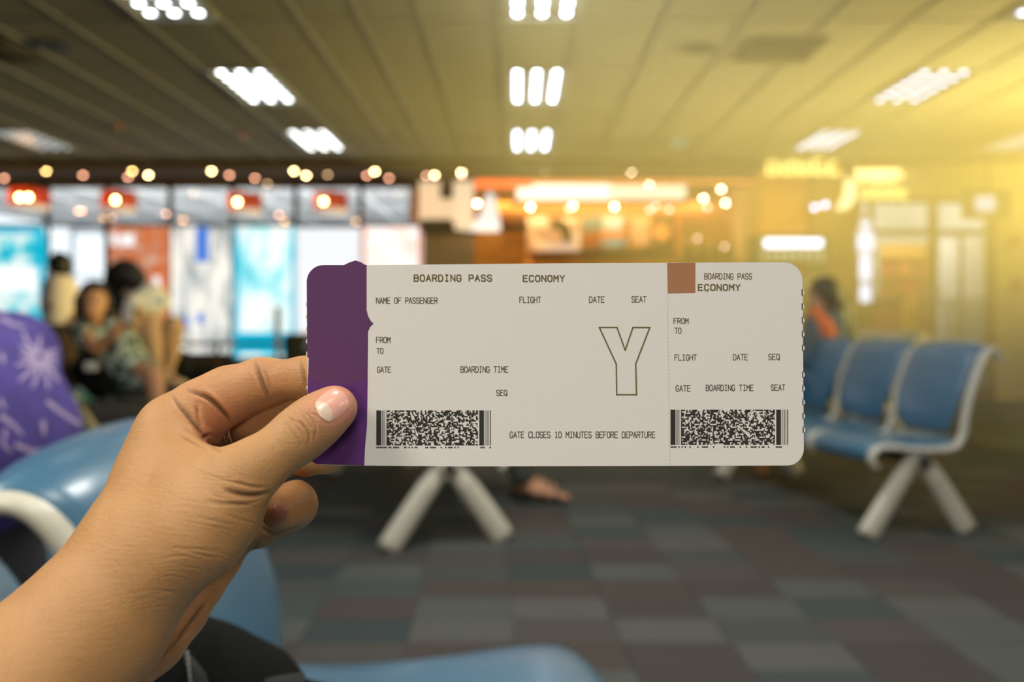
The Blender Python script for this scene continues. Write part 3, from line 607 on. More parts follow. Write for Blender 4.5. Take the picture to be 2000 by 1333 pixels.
# ------------------------------------------------------------------ glass doors, right wall section
DD = 11.0
o = wallq('wall_front_right', 1945, 2240, 318, CY + EYE * F / DD, DD, M_WALL, .12); o['kind'] = 'structure'
o = wallq('wall_front_header', 1676, 1945, 318, 394, DD, M_WALL, .12); o['kind'] = 'structure'
M_DGLASS = clear('door_glass', (.95, .96, .93, 1), .012, .35)
door = bpy.data.objects.new('door_1', None); C.objects.link(door); door['kind'] = 'structure'
M_DF = mat('door_frame_tan', rgb(122, 98, 52), .5)
yb = CY + EYE * F / DD
for a, b in ((1698, 1708), (1818, 1832), (1930, 1946)): wallq('stile', a, b, 394, yb, DD, M_DF, .09, door)
wallq('transom', 1698, 1946, 448, 459, DD - .01, M_DF, .10, door); wallq('head', 1698, 1946, 388, 396, DD - .01, M_DF, .10, door)
wallq('bottom_rail', 1708, 1930, yb - 26, yb - 4, DD + .02, M_DF, .05, door)
wallq('middle_stile', 1876, 1882, 459, yb, DD + .02, M_DF, .05, door)
for a, b in ((1708, 1818), (1832, 1930)):
    wallq('pane', a, b, 459, yb - 26, DD + .04, M_DGLASS, .012, door); wallq('fanlight', a, b, 396, 448, DD + .04, M_DGLASS, .012, door)
for px in (1812, 1838): mobj('pull_handle', tube([P(px, 560, DD - .06), P(px, 600, DD - .06)], .016, 8), M_ALU, door)
# what shows through the doors: a shop and a bright pale corridor
o = wallq('wall_corridor', 1676, 2010, 330, 800, 14.8, blotch('corridor_pale', [(.4, rgb(206, 204, 170)), (.6, rgb(232, 226, 196))], .8, 0, (1, 1, .4)), .1); o['kind'] = 'structure'
t = thing('shop_shelf', 'orange and amber goods shelf behind the left glass door', 'shelf', (P(1765, 0, 13.4).x, 13.4, 0))
floorq(1722, 1816, 476, 13.45, 'carcass', mat('amber_shelf', rgb(190, 134, 44), .6), .08, t)
for k in range(5): wallq('shelf_board', 1724, 1814, 500 + k * 34, 505 + k * 34, 13.3, M_WOOD, .25, t)
rr = random.Random(3)
for k in range(4):
    for j in range(5):
        a = P(1733 + j * 17, 500 + (k + 1) * 34, 13.35); hh = rr.uniform(.12, .2); GC = {rgb(220, 110, 30): 'orange', rgb(200, 60, 30): 'red', rgb(230, 180, 60): 'yellow', rgb(150, 90, 30): 'brown'}; c = rr.choice(list(GC))
        o = mobj('goods_box', box((0, 0, hh / 2), (.11, .1, hh), .01), mat('goods_%d%d' % (k, j), c, .5), None); o.location = a
        tag(o, '%s goods box, %s from the left on the %s shelf behind the glass door' % (GC[c], ORD[j], ['top', 'second', 'third', 'lowest'][k]), 'box', 'goods boxes behind the glass door')
t = thing('bollard', 'yellow upright stand behind the gap of the glass doors', 'stand', (P(1782, 0, 12.6).x, 12.6, 0))
floorq(1772, 1794, 588, 12.6, 'column', mat('stand_yellow', rgb(232, 176, 20), .5), .2, t); floorq(1766, 1800, 720, 12.55, 'foot', M_DARK, .3, t)
t = thing('counter', 'red-brown low counter behind the left glass door', 'counter', (P(1745, 0, 12.9).x, 12.9, 0))
floorq(1710, 1770, 592, 12.9, 'body', mat('redbrown', rgb(176, 96, 36), .5), .3, t); wallq('worktop', 1706, 1774, 586, 592, 12.85, M_DWOOD, .4, t)
t = thing('floor_sign', 'pale blue-white panel seen through the right glass door', 'panel', (P(1905, 0, 13.2).x, 13.2, 0))
floorq(1840, 1926, 470, 13.2, 'upper_sheet', mat('sheet_pale', rgb(236, 232, 206), .6), .05, t); floorq(1842, 1924, 580, 13.15, 'lower_sheet', mat('sheet_blue', rgb(164, 170, 150), .6), .05, t)
# vertical glowing segments
t = thing('light_column', 'upright column of bright white lamp segments beside the glass doors', 'lamp', P(1690, 510, 10.8))
for a, b, s in ((432, 446, .06), (453, 490, .10), (496, 548, .075), (556, 590, .07)):
    bm = tube([loc_of(t, P(1690, a, 10.8)), loc_of(t, P(1690, b, 10.8))], s, 12)
    mobj('lamp_segment', bm, emis('segment_white', (1, .98, .86, 1), 1.8), t)
floorq(1685, 1695, 425, 10.9, 'post', M_DF, .05, t)
t = thing('sign_monitor', 'dark hanging screen with a white square, right of the doors', 'screen', P(1930, 398, 10.6))
wallq('housing', 1884, 1976, 370, 426, 10.6, mat('screen_dark', rgb(120, 98, 48), .5), .08, t); wallq('lit_square', 1906, 1944, 383, 412, 10.58, emis('screen_white', (.96, .95, .84, 1), .95), .02, t)
mobj('hanger', tube([loc_of(t, P(1930, 370, 10.64)), loc_of(t, P(1930, 370, 10.64)) + Vector((0, 0, CEIL - P(0, 370, 10.64).z))], .015, 8), M_DF, t)
for py, lb in ((471, 'small red-brown call box, upper one on the right wall'), (556, 'small red-brown call box, lower one on the right wall')):
    t = thing('wall_box', lb, 'wall box', P(1986, py, DD - .05), 0, 'call boxes on the right wall'); mobj('body', box((0, 0, 0), (.14, .06, .16), .01), mat('box_red', rgb(176, 104, 56), .5), t); mobj('button', lathe([(.03, 0), (.03, .012), (0, .014)], 12, c=(0, -.03, 0)), M_DARK, t)
t = thing('exit_sign', 'small green-tinted box sign hanging near the ceiling end', 'sign', P(1322, 278, 9.8))
wallq('housing', 1296, 1348, 264, 292, 9.8, mat('exit_dark', rgb(96, 96, 50), .5), .06, t); wallq('lit_face', 1312, 1342, 270, 286, 9.79, emis('exit_green', (.5, .72, .5, 1), .35), .015, t)
mobj('hanger', tube([(0, .03, .05), (0, .03, CEIL - P(0, 278, 9.8).z)], .012, 6), M_DARK, t)
# low dark café furniture in front of the windows (left of centre)
t = thing('rail_barrier', 'dark low barrier with a slim post in front of the cyan poster', 'barrier', (P(500, 0, 10.2).x, 10.2, 0))
wallq('top_rail', 335, 600, 668, 676, 10.2, M_DWOOD, .05, t); wallq('lower_rail', 335, 600, 700, 708, 10.2, M_DWOOD, .05, t)
for px in (338, 420, 598): floorq(px, px + 6, 668, 10.2, 'post', M_DWOOD, .05, t)
floorq(536, 545, 600, 10.1, 'tall_post', mat('post_wood', rgb(140, 96, 48), .5), .06, t)
t = thing('armchair', 'dark olive armchair just left of the top corner of the pass', 'armchair', (P(590, 0, 8.6).x, 8.6, 0))
mobj('body', box((0, 0, .38), (.52, .5, .36), .08), mat('olive_fabric', rgb(52, 54, 38), .9, bump=.3), t, True); mobj('backrest', box((0, .24, .66), (.52, .14, .55), .06), MATS['olive_fabric'], t, True)
for sx in (-1, 1):
    mobj('armrest', box((sx * .27, 0, .55), (.10, .5, .22), .04), MATS['olive_fabric'], t, True)
    for sy in (-1, 1): mobj('leg', tube([(sx * .22, sy * .2, .0), (sx * .2, sy * .18, .22)], [.015, .022], 8), M_DWOOD, t)
t = thing('armchair', 'black armchair under the white poster with the blue bar', 'armchair', (P(410, 0, 7.6).x, 7.6, 0), .3)
mobj('body', box((0, 0, .36), (.62, .6, .34), .1), M_BLACK, t, True); mobj('backrest', box((-.26, 0, .58), (.16, .6, .42), .07), M_BLACK, t, True)
for sy in (-1, 1):
    mobj('armrest', box((0, sy * .28, .5), (.56, .12, .2), .05), M_BLACK, t, True)
    for sx in (-1, 1): mobj('leg', tube([(sx * .24, sy * .24, .0), (sx * .22, sy * .22, .2)], [.015, .022], 8), M_DARK, t)

# ------------------------------------------------------------------ added golden scattering volume, imitating a light leak over the right half
hz = bpy.data.materials.new('leak_haze'); hz.use_nodes = True; nt = hz.node_tree; nt.nodes.clear()
o_ = nt.nodes.new('ShaderNodeOutputMaterial'); vs_ = nt.nodes.new('ShaderNodeVolumeScatter'); vs_.inputs['Color'].default_value = (1, .86, .40, 1); vs_.inputs['Density'].default_value = LEAK_DENSITY; vs_.inputs['Anisotropy'].default_value = 0.0
nt.links.new(vs_.outputs[0], o_.inputs['Volume'])
sec = [(-2.4, CEIL - .03), (-.2, 2.35), (1.3, 1.4), (2.1, .5), (8.0, .2), (8.0, CEIL - .02)]
hb = bmesh.new(); fa = [hb.verts.new((x_, 2.2, z_)) for x_, z_ in sec]; fb = [hb.verts.new((x_, 10.7, z_)) for x_, z_ in sec]
hb.faces.new(fa); hb.faces.new(fb[::-1])
for i in range(6): hb.faces.new((fa[i], fb[i], fb[(i + 1) % 6], fa[(i + 1) % 6]))
hz_o = mobj('leak_haze', hb, hz); tag(hz_o, 'added golden light-leak veil filling the upper right of the hall', 'leak_haze', kind='stuff')

# ================================================================== BENCHES
PROF_SEAT = catmull([(0, .27, .375), (0, .285, .41), (0, .262, .445), (0, .20, .455), (0, .05, .44), (0, -.10, .435), (0, -.19, .445), (0, -.225, .47)], 5)
PROF_BACK = catmull([(0, -.215, .50), (0, -.222, .58), (0, -.245, .68), (0, -.285, .79), (0, -.325, .88), (0, -.36, .925), (0, -.405, .935), (0, -.435, .91)], 5)
PROF_FRAME = catmull([(0, .262, .355), (0, .29, .395), (0, .27, .44), (0, .20, .452), (0, .05, .436), (0, -.10, .43), (0, -.185, .445), (0, -.225, .50), (0, -.24, .58), (0, -.262, .68), (0, -.30, .79), (0, -.34, .88), (0, -.375, .92), (0, -.415, .922), (0, -.44, .895), (0, -.445, .87)], 5)
PITCH = .545
def shell(prof, wfun, th, nx=14, dish=0.0):
    n = len(prof); vs = []; fs = []; nor = []
    for i in range(n):
        t = (prof[min(i + 1, n - 1)] - prof[max(i - 1, 0)]).normalized(); nor.append(Vector((0, -t.z, t.y)))
    for side in (0, 1):
        for i in range(n):
            s = i / (n - 1); hw = wfun(s)
            for k in range(nx + 1):
                u = -1 + 2 * k / nx; uu = math.sin(u * math.pi / 2) * .35 + u * .65
                edge = (abs(uu)) ** 6
                tt = th * (1 - .75 * edge) * (1 - .6 * (abs(2 * s - 1) ** 8))
                off = (tt if side == 0 else -tt) * .5; q = prof[i] + nor[i] * (off + dish * (uu * uu - 1))
                vs.append((uu * hw, q.y, q.z))
    S = n * (nx + 1)
    for i in range(n - 1):
        for k in range(nx):
            a = i * (nx + 1) + k; b = a + 1; c = a + nx + 2; d = a + nx + 1
            fs.append((a, b, c, d)); fs.append((S + d, S + c, S + b, S + a))
    for i in range(n - 1):
        a = i * (nx + 1); b = a + nx + 1; fs.append((a, b, S + b, S + a)); a += nx; b += nx; fs.append((a, S + a, S + b, b))
    for k in range(nx): fs.append((k, S + k, S + k + 1, k + 1)); a = (n - 1) * (nx + 1) + k; fs.append((a, a + 1, S + a + 1, S + a))
    bm = bmesh.new(); bv = [bm.verts.new(v) for v in vs]
    for f in fs: bm.faces.new([bv[i] for i in f])
    bmesh.ops.recalc_face_normals(bm, faces=bm.faces); me = bpy.data.meshes.new('shell'); bm.to_mesh(me); bm.free()
    me.polygons.foreach_set('use_smooth', [True] * len(me.polygons)); return me
def mk(name, bm, m, smooth=True):
    bmesh.ops.recalc_face_normals(bm, faces=bm.faces); me = bpy.data.meshes.new(name); bm.to_mesh(me); bm.free(); me.materials.append(m)
    if smooth: me.polygons.foreach_set('use_smooth', [True] * len(me.polygons))
    return me
HW = .245
ME_SEAT = shell(PROF_SEAT, lambda s: HW * (1 - .10 * max(0, s - .8) / .2), .034, dish=.012); ME_SEAT.materials.append(M_BLUE)
ME_BACK = shell(PROF_BACK, lambda s: HW * (.74 + .26 * min(1, math.sin(min(s, .42) / .42 * math.pi / 2))) * (1 - .06 * (max(0, s - .9) / .1) ** 2), .042, dish=.016); ME_BACK.materials.append(M_BLUE)
ME_FRAME = mk('frame', tube(PROF_FRAME, .0225, 10, .72, up=(1, 0, 0)), M_CREAM)
for v in ME_FRAME.vertices: pass
def leg_bm(s):
    bm = tube([(0, .015 * s, .385), (0, .10 * s, .28), (0, .27 * s, .035), (0, .285 * s, .008)], [.024, .030, .033, .034], 16, 1.7, up=(1, 0, 0)); return bm
ME_LEG = [mk('leg', leg_bm(1), M_CREAM), mk('leg', leg_bm(-1), M_CREAM)]
ME_HUB = mk('hub', tube([(-.03, 0, .375), (-.035, 0, .375), (.035, 0, .375), (.03, 0, .375)], [.035, .058, .058, .035], 18, 1.0), M_CREAM)
ME_GLIDE = mk('foot', lathe([(.03, 0), (.034, .006), (.03, .014)], 14), M_DARK)
ME_BRK = mk('bracket', box((0, 0, .405), (.03, .30, .03), .005), M_DARK, False)
def bench(n, label, origin, rz, legs, hue=None):
    """origin: frame 0 at floor level; the row runs along local +x, sitters face local +y"""
    t = thing('tandem_bench', label, 'bench', origin, rz, 'rows of blue airport seats on cream frames')
    for k in range(n + 1): inst('side_frame', ME_FRAME, t, (k * PITCH, 0, 0))
    for k in range(n):
        inst('seat', ME_SEAT, t, ((k + .5) * PITCH, 0, 0.002)); inst('backrest', ME_BACK, t, ((k + .5) * PITCH, 0, 0)); inst('bracket', ME_BRK, t, ((k + .5) * PITCH, 0, -.002))
    mobj('beam', tube([(-.03, 0, .375), (n * PITCH + .03, 0, .375)], .028, 12), M_DARK, t, True)
    for x in legs:
        inst('hub', ME_HUB, t, (x, 0, 0))
        for s in (0, 1): l = inst('leg', ME_LEG[s], t, (x, 0, 0)); inst('foot', ME_GLIDE, l, (0, .285 if s == 0 else -.285, 0))
    return t
def rz_for(dx, dy):  # local +x -> direction (dx,dy)
    return math.atan2(dy, dx)
# right bench: faces left (local +y = rotate +x by 90 deg ccw)
a = math.radians(12); bench(4, 'blue and cream seat row at the right with a full end frame showing', (2.02, 4.07, 0), rz_for(-math.sin(a), math.cos(a)), (.04, 3 * PITCH))
a = math.radians(20)   # faces right: the row runs toward the viewer, start at its far end
dx, dy = -math.sin(a), math.cos(a); n = 4; e = Vector((-.325, 3.90, 0)) + Vector((dx, dy, 0)) * n * PITCH
bench(n, 'blue seat row in the middle, mostly hidden behind the pass', e, rz_for(-dx, -dy), (.1, PITCH * n - .02))
# near bench: photographer's own row, faces right; far end at 1.47 m
nb = bench(3, 'nearest blue seat row along the bottom, behind the wrist', (-.205, 1.56, 0.045), rz_for(0.13, -1), (.25, 1.45))
nb.scale = (1.1, 1.12, .9)
for c_ in list(nb.children):
    if c_.name.startswith('backrest') and PITCH < c_.location.x < 2 * PITCH: c_.location.x += .12
    if c_.name.startswith('backrest') and c_.location.x < PITCH: c_.scale = (1.13, 1, 1)
    if c_.name.startswith('side_frame') and c_.location.x < .01: bpy.data.objects.remove(c_)
    elif c_.name.startswith('leg'): c_.scale = (1, 1, 1.13); c_.location.z = -.05
mobj('end_bracket', tube([(.0, -.232, .06), (.0, -.232, .30), (.0, -.236, .50), (0, -.245, .56)], [.02, .022, .022, .012], 10, .8), M_CREAM, nb, True)
# back to back with it, facing left, where the purple shirt sits
pb = bench(2, 'blue seats under the person in purple at the left edge', (-1.18, 1.30, 0), rz_for(-.10, 1), (.2, .9))
for c_ in list(pb.children):
    if (c_.name.startswith('backrest') and c_.location.x < PITCH * 2.1): bpy.data.objects.remove(c_)
for c_ in list(pb.children):
    if c_.name.startswith('side_frame') and c_.location.x < PITCH * 2.1: bpy.data.objects.remove(c_)
# children's bench
bench(4, 'blue seat row under the two seated women at left', (P(215, 0, 7.3).x - .35, 7.5, 0), rz_for(-0.10, -1), (.2, 1.9))
bench(3, 'farther blue seat row behind the orange-scarfed person', (3.4, 7.6, 0), rz_for(-.1, 1), (.2, 1.4))

# ================================================================== PEOPLE
def pp(px, py, d, r): v = P(px, py, d); return (v.x, v.y, v.z, r)
def chain(pts, k=.02): return [(pts[i], pts[i + 1], k) for i in range(len(pts) - 1)]
def person(label, loc): return thing('person', label, 'person', loc)
def head(c, r, face):   # c centre (Vector), face direction: skull, jaw, nose, ears
    f = Vector(face).normalized(); s = f.cross(Vector((0, 0, 1))).normalized(); c = Vector(c)
    q = lambda v, rr: (v.x, v.y, v.z, rr)
    return [(q(c + Vector((0, 0, .02)), r), q(c + f * .02 - Vector((0, 0, .05)), r * .78), .03), (q(c + f * .04 - Vector((0, 0, .07)), r * .55), q(c + f * .03 - Vector((0, 0, .09)), r * .5), .03),
            (q(c + f * r * .95 + Vector((0, 0, .005)), .008), q(c + f * (r + .018) - Vector((0, 0, .025)), .012), .01),
            (q(c + s * r, .014), q(c + s * r - Vector((0, 0, .03)), .012), .01), (q(c - s * r, .014), q(c - s * r - Vector((0, 0, .03)), .012), .01)]
def eyes(c, r, face, parent):
    f = Vector(face).normalized(); s = f.cross(Vector((0, 0, 1))).normalized(); c = Vector(c)
    for q in (-1, 1):
        p = c + f * r * .93 + s * q * .03 + Vector((0, 0, .01)); mobj('eye', lathe([(0, .008), (.01, .005), (.012, 0), (.01, -.005), (0, -.008)], 10, c=loc_of(parent, p)), mat('eye_dark', rgb(30, 22, 18), .2), parent, True)
    p = c + f * (r * .92) - Vector((0, 0, .055)); mobj('mouth', box(loc_of(parent, p), (.035, .02, .009), .003), mat('lip', rgb(150, 80, 70), .5), parent)

# 1 person in purple palm shirt, facing left, seen from behind-right
o1 = Vector((-1.14, 1.72, 0)); pr = person('seated person in a purple shirt printed with pale palm leaves, far left', o1)
M_PURP = mat('purple_cloth', rgb(80, 68, 146), .85, bump=.6, scale=12, vary=.22)
sh = [((-1.22, 1.66, 1.00, .125), (-1.42, 1.66, 1.07, .13), .06), ((-1.17, 1.74, .76, .16), (-1.15, 1.70, .90, .16), .06), ((-1.16, 1.58, .97, .11), (-1.16, 1.88, 1.0, .10), .10),
      ((-1.11, 1.66, .82, .17), (-1.11, 1.78, .82, .15), .08), ((-1.18, 1.50, .97, .08), (-1.38, 1.44, .80, .07), .05), ((-1.18, 1.94, .97, .08), (-1.38, 1.98, .80, .07), .05)]
shirt = body_obj('shirt', sh, .012, M_PURP, pr)
c = Vector((-1.38, 1.74, 1.33))
sk = head(c, .095, (-1, 0, -.2)) + [((-1.24, 1.73, 1.02, .06), (-1.34, 1.74, 1.24, .055), .03), ((-1.20, 1.74, .55, .11), (-1.20, 1.72, .95, .10), .05)] + \
     chain([(-1.20, 1.53, .95, .05), (-1.32, 1.44, .78, .04), (-1.54, 1.55, .82, .03), (-1.62, 1.58, .84, .035)]) + chain([(-1.20, 1.90, .95, .05), (-1.32, 1.98, .78, .04), (-1.54, 1.86, .82, .03), (-1.62, 1.84, .84, .035)])
body_obj('body', sk, .012, M_SKIN2, pr)
for s in (-1, 1): body_obj('trouser_leg', chain([(-1.16, 1.74 + s * .09, .53, .10), (-1.58, 1.74 + s * .11, .52, .075), (-1.60, 1.74 + s * .11, .08, .05)]), .014, mat('trousers_dark', rgb(40, 42, 52), .9), pr)
body_obj('trouser_seat', [((-1.18, 1.74, .56, .15), (-1.18, 1.74, .68, .165), .04)], .014, mat('trousers_dark', rgb(40, 42, 52), .9), pr)
for s in (-1, 1): body_obj('shoe', chain([(-1.58, 1.74 + s * .11, .045, .042), (-1.74, 1.74 + s * .12, .035, .033)]), .01, M_BLACK, pr)
body_obj('hair', [((-1.37, 1.74, 1.36, .105), (-1.34, 1.74, 1.30, .09), .03)], .01, M_HAIR, pr); eyes(c, .095, (-1, 0, 0), pr)
# pale palm print, flat on the cloth
def drape(name, strokes, target_objs, m, parent, off=.0015, step=3.0):
    """lay flat ribbons on a cloth/skin surface along the viewing rays of given outline points"""
    bv = []
    for t_ in target_objs:
        me = t_.data; mw = Matrix.Translation(parent.location) if t_.parent is not None else Matrix.Identity(4)
        bv.append(BVHTree.FromPolygons([mw @ v.co for v in me.vertices], [tuple(p.vertices) for p in me.polygons]))
    def hit(x, y):
        o_ = Vector((0, 0, EYE)); d_ = (P(x, y, 1.0) - o_).normalized(); best = None
        for b in bv:
            l, n_, i_, ds = b.ray_cast(o_, d_)
            if l is not None and (best is None or ds < best[1]): best = (l - d_ * off, ds)
        return best[0] if best else None
    bm = bmesh.new()
    for pts, w0, w1 in strokes:
        L = [Vector((p[0], p[1], 0)) for p in pts]; dense = []
        for i in range(len(L) - 1):
            m_ = max(1, int((L[i + 1] - L[i]).length / step)); dense += [L[i].lerp(L[i + 1], q / m_) for q in range(m_)]
        dense.append(L[-1]); prev = None; nn = len(dense)
        for i, q in enumerate(dense):
            t_ = (dense[min(i + 1, nn - 1)] - dense[max(0, i - 1)]).normalized(); nv = Vector((-t_.y, t_.x, 0)); u = i / (nn - 1); ww = (w0 + (w1 - w0) * u) * .5
            a_, b_ = hit(q.x + nv.x * ww, q.y + nv.y * ww), hit(q.x - nv.x * ww, q.y - nv.y * ww)
            if a_ is None or b_ is None: prev = None; continue
            cur = (bm.verts.new(loc_of(parent, a_)), bm.verts.new(loc_of(parent, b_)))
            if prev: bm.faces.new((prev[0], prev[1], cur[1], cur[0]))
            prev = cur
    return mobj(name, bm, m, parent)
M_LAV = mat('print_lavender', rgb(176, 160, 200), .85)
star = []
for ang, ln in ((95, 42), (130, 60), (155, 45), (180, 40), (205, 50), (235, 62), (262, 62), (290, 66), (312, 62), (335, 40), (0, 36), (25, 38)):
    r_ = math.radians(ang); star.append(([(78 + 6 * math.cos(r_), 697 - 6 * math.sin(r_)), (78 + ln * .6 * math.cos(r_), 697 - ln * .6 * math.sin(r_)), (78 + ln * math.cos(r_ - .1), 697 - ln * math.sin(r_ - .1))], 11, 5))
drape('palm_print', star, [shirt], M_LAV, pr, .003)
for st_ in [([(2, 622), (26, 634), (48, 640)], 8, 4), ([(0, 812), (26, 830), (44, 850)], 10, 5), ([(92, 784), (120, 806), (150, 826), (172, 832)], 10, 6), ([(84, 822), (86, 850)], 10, 6), ([(0, 780), (10, 800)], 8, 4), ([(30, 868), (60, 882), (100, 880)], 10, 8), ([(140, 760), (152, 770)], 8, 6), ([(2, 690), (8, 710)], 8, 5), ([(12, 838), (6, 868), (22, 884)], 7, 5)]: drape('palm_print', [st_], [shirt], M_LAV, pr, .003)

# 2 girl in green patterned dress, reclining, face to us
DG = 6.1; o2 = P(210, 0, DG); o2.z = 0
pr = person('reclining girl in a green and white patterned dress looking up from a phone', o2)
M_DRESS = blotch('dress_pattern', [(.40, rgb(52, 66, 58)), (.5, rgb(84, 100, 88)), (.56, rgb(176, 190, 176)), (.62, rgb(190, 204, 192))], 16.0, 0, detail=1.0, rough=.85)
hc = P(185, 593, DG)
body_obj('body', head(hc, .095, (.15, -1, -.1)) + [(pp(190, 615, DG + .05, .05), pp(200, 640, DG + .08, .06), .03)] + chain([pp(165, 650, DG - .05, .05), pp(182, 682, DG - .25, .042), pp(225, 650, DG - .3, .034), pp(243, 622, DG - .32, .034)]) +
         chain([pp(165, 650, DG - .05, .05), pp(200, 640, DG + .08, .06), pp(230, 655, DG + .1, .05), pp(270, 690, DG + .05, .04)]) + chain([pp(230, 710, DG + .05, .1), pp(300, 735, DG - .2, .07), pp(310, 800, DG - .25, .05), pp(330, 905, DG - .25, .04), pp(350, 916, DG - .35, .03)], .03), .016, M_SKIN2, pr)
body_obj('dress', chain([pp(175, 650, DG + .05, .11), pp(200, 690, DG + .05, .15), pp(235, 725, DG + .02, .17), pp(290, 738, DG - .1, .12)], .06) + [(pp(158, 645, DG, .075), pp(170, 668, DG - .12, .065), .05), (pp(220, 640, DG + .08, .08), pp(245, 665, DG + .08, .08), .05), (pp(245, 680, DG, .12), pp(262, 735, DG - .05, .12), .06)], .016, M_DRESS, pr)
body_obj('hair', [(pp(185, 576, DG + .06, .112), pp(178, 590, DG + .07, .112), .03), (pp(158, 590, DG + .03, .04), pp(154, 625, DG + .03, .035), .03), (pp(210, 585, DG + .03, .035), pp(214, 620, DG + .04, .03), .03)], .014, M_HAIR, pr)
eyes(hc, .095, (.15, -1, 0), pr)
t = thing('phone', 'small white phone held up by the reclining girl', 'phone', P(250, 612, DG - .36)); mobj('case', box((0, 0, 0), (.07, .012, .13), .004), M_WHITE, t); mobj('camera_lens', box((-.018, .008, .045), (.02, .004, .02), .001), M_DARK, t)
# 3 woman with long black hair and raised knees
DW = 6.45; o3 = P(290, 0, DW); o3.z = 0
pr = person('woman with long black hair and tan legs drawn up on the seat', o3)
hc = P(250, 553, DW)
sk = head(hc, .10, (.9, -.3, -.45)) + [(pp(232, 575, DW, .05), pp(228, 610, DW, .07), .04)] + chain([pp(225, 620, DW - .1, .05), pp(238, 670, DW - .16, .042), pp(262, 625, DW - .25, .034), pp(272, 606, DW - .27, .036)]) + \
     chain([pp(245, 735, DW + .1, .1), pp(338, 640, DW + .12, .085), pp(335, 690, DW + .14, .06), pp(324, 735, DW + .12, .042), pp(350, 748, DW + .08, .032)], .03) + \
     chain([pp(245, 740, DW - .12, .1), pp(292, 622, DW - .12, .085), pp(300, 690, DW - .14, .062), pp(310, 735, DW - .14, .042), pp(345, 750, DW - .18, .032)], .03)
M_TAN = mat('skin_tan', rgb(180, 146, 114), .6, vary=.06, scale=6)
body_obj('body', sk, .016, M_TAN, pr)
body_obj('top', chain([pp(226, 620, DW, .13), pp(228, 680, DW + .02, .15), pp(240, 740, DW, .16)], .06), .016, mat('top_dark', rgb(34, 34, 36), .9), pr)
body_obj('shorts', [(pp(240, 738, DW, .16), pp(262, 716, DW, .13), .05)], .016, mat('shorts_khaki', rgb(120, 104, 78), .9), pr)
body_obj('hair', [(pp(244, 538, DW, .13), pp(252, 545, DW + .02, .125), .04), (pp(262, 548, DW - .03, .10), pp(272, 556, DW - .05, .06), .03), (pp(232, 550, DW, .11), pp(218, 610, DW - .03, .075), .04), (pp(216, 600, DW - .04, .07), pp(222, 640, DW - .08, .05), .03)], .014, M_HAIR, pr)
eyes(hc, .10, (.9, -.3, 0), pr)
for s, pxx in ((-.14, 300), (.12, 318)): body_obj('sock_shoe', chain([pp(pxx + 8, 744, DW + s, .05), pp(pxx + 40, 752, DW + s - .03, .036)]), .012, mat('shoe_beige', rgb(190, 180, 160), .8), pr)
t = thing('white_bundle', 'crumpled white cloth bundle on the raised knees', 'cloth', P(290, 590, DW - .1))
body_obj('cloth', [(pp(262, 590, DW - .2, .07), pp(300, 580, DW - .1, .09), .05), (pp(290, 572, DW - .1, .07), pp(318, 592, DW - .1, .06), .05), (pp(270, 604, DW - .2, .05), pp(300, 600, DW - .15, .06), .05)], .014, M_WHITE, t)
mobj('blue_fold', box(loc_of(t, P(312, 588, DW - .17)), (.08, .02, .06), .008), mat('fold_blue', rgb(150, 190, 220), .7), t)
# 4 standing far figure
D4 = 7.6; o4 = P(117, 0, D4); o4.z = 0
pr = person('standing person with dark hair and a pale pink top, far left', o4); hc = P(117, 520, D4)
body_obj('body', head(hc, .09, (-.3, 1, 0)) + [(pp(117, 535, D4, .05), pp(117, 560, D4, .08), .04)] + chain([pp(98, 560, D4, .05), pp(92, 610, D4, .04), pp(96, 650, D4 - .1, .032)]) + chain([pp(134, 560, D4, .05), pp(146, 605, D4, .04), pp(140, 640, D4 - .1, .032)]) + chain([pp(108, 650, D4, .10), pp(106, 740, D4, .07), pp(106, 838, D4, .045), pp(106, 845, D4 - .12, .035)], .03) + chain([pp(126, 650, D4, .10), pp(128, 740, D4, .07), pp(128, 838, D4, .045), pp(128, 845, D4 - .12, .035)], .03), .018, M_SKIN2, pr)
body_obj('top', chain([pp(117, 562, D4, .14), pp(118, 600, D4, .15)], .05) + [(pp(100, 562, D4, .07), pp(93, 590, D4, .06), .04), (pp(132, 562, D4, .07), pp(143, 590, D4, .06), .04), (pp(117, 600, D4, .15), pp(117, 632, D4, .14), .05)], .018, mat('top_pink', rgb(236, 220, 214), .9), pr)
body_obj('trousers', chain([pp(117, 640, D4, .14), pp(106, 700, D4, .10), pp(106, 810, D4, .07)]) + chain([pp(117, 640, D4, .14), pp(128, 700, D4, .10), pp(128, 810, D4, .07)]), .018, mat('trousers_brown', rgb(64, 50, 44), .9), pr)
body_obj('hair', [(pp(118, 514, D4, .10), pp(120, 524, D4 + .0, .095), .03), (pp(114, 500, D4, .04), pp(116, 506, D4, .05), .03)], .014, M_HAIR, pr)
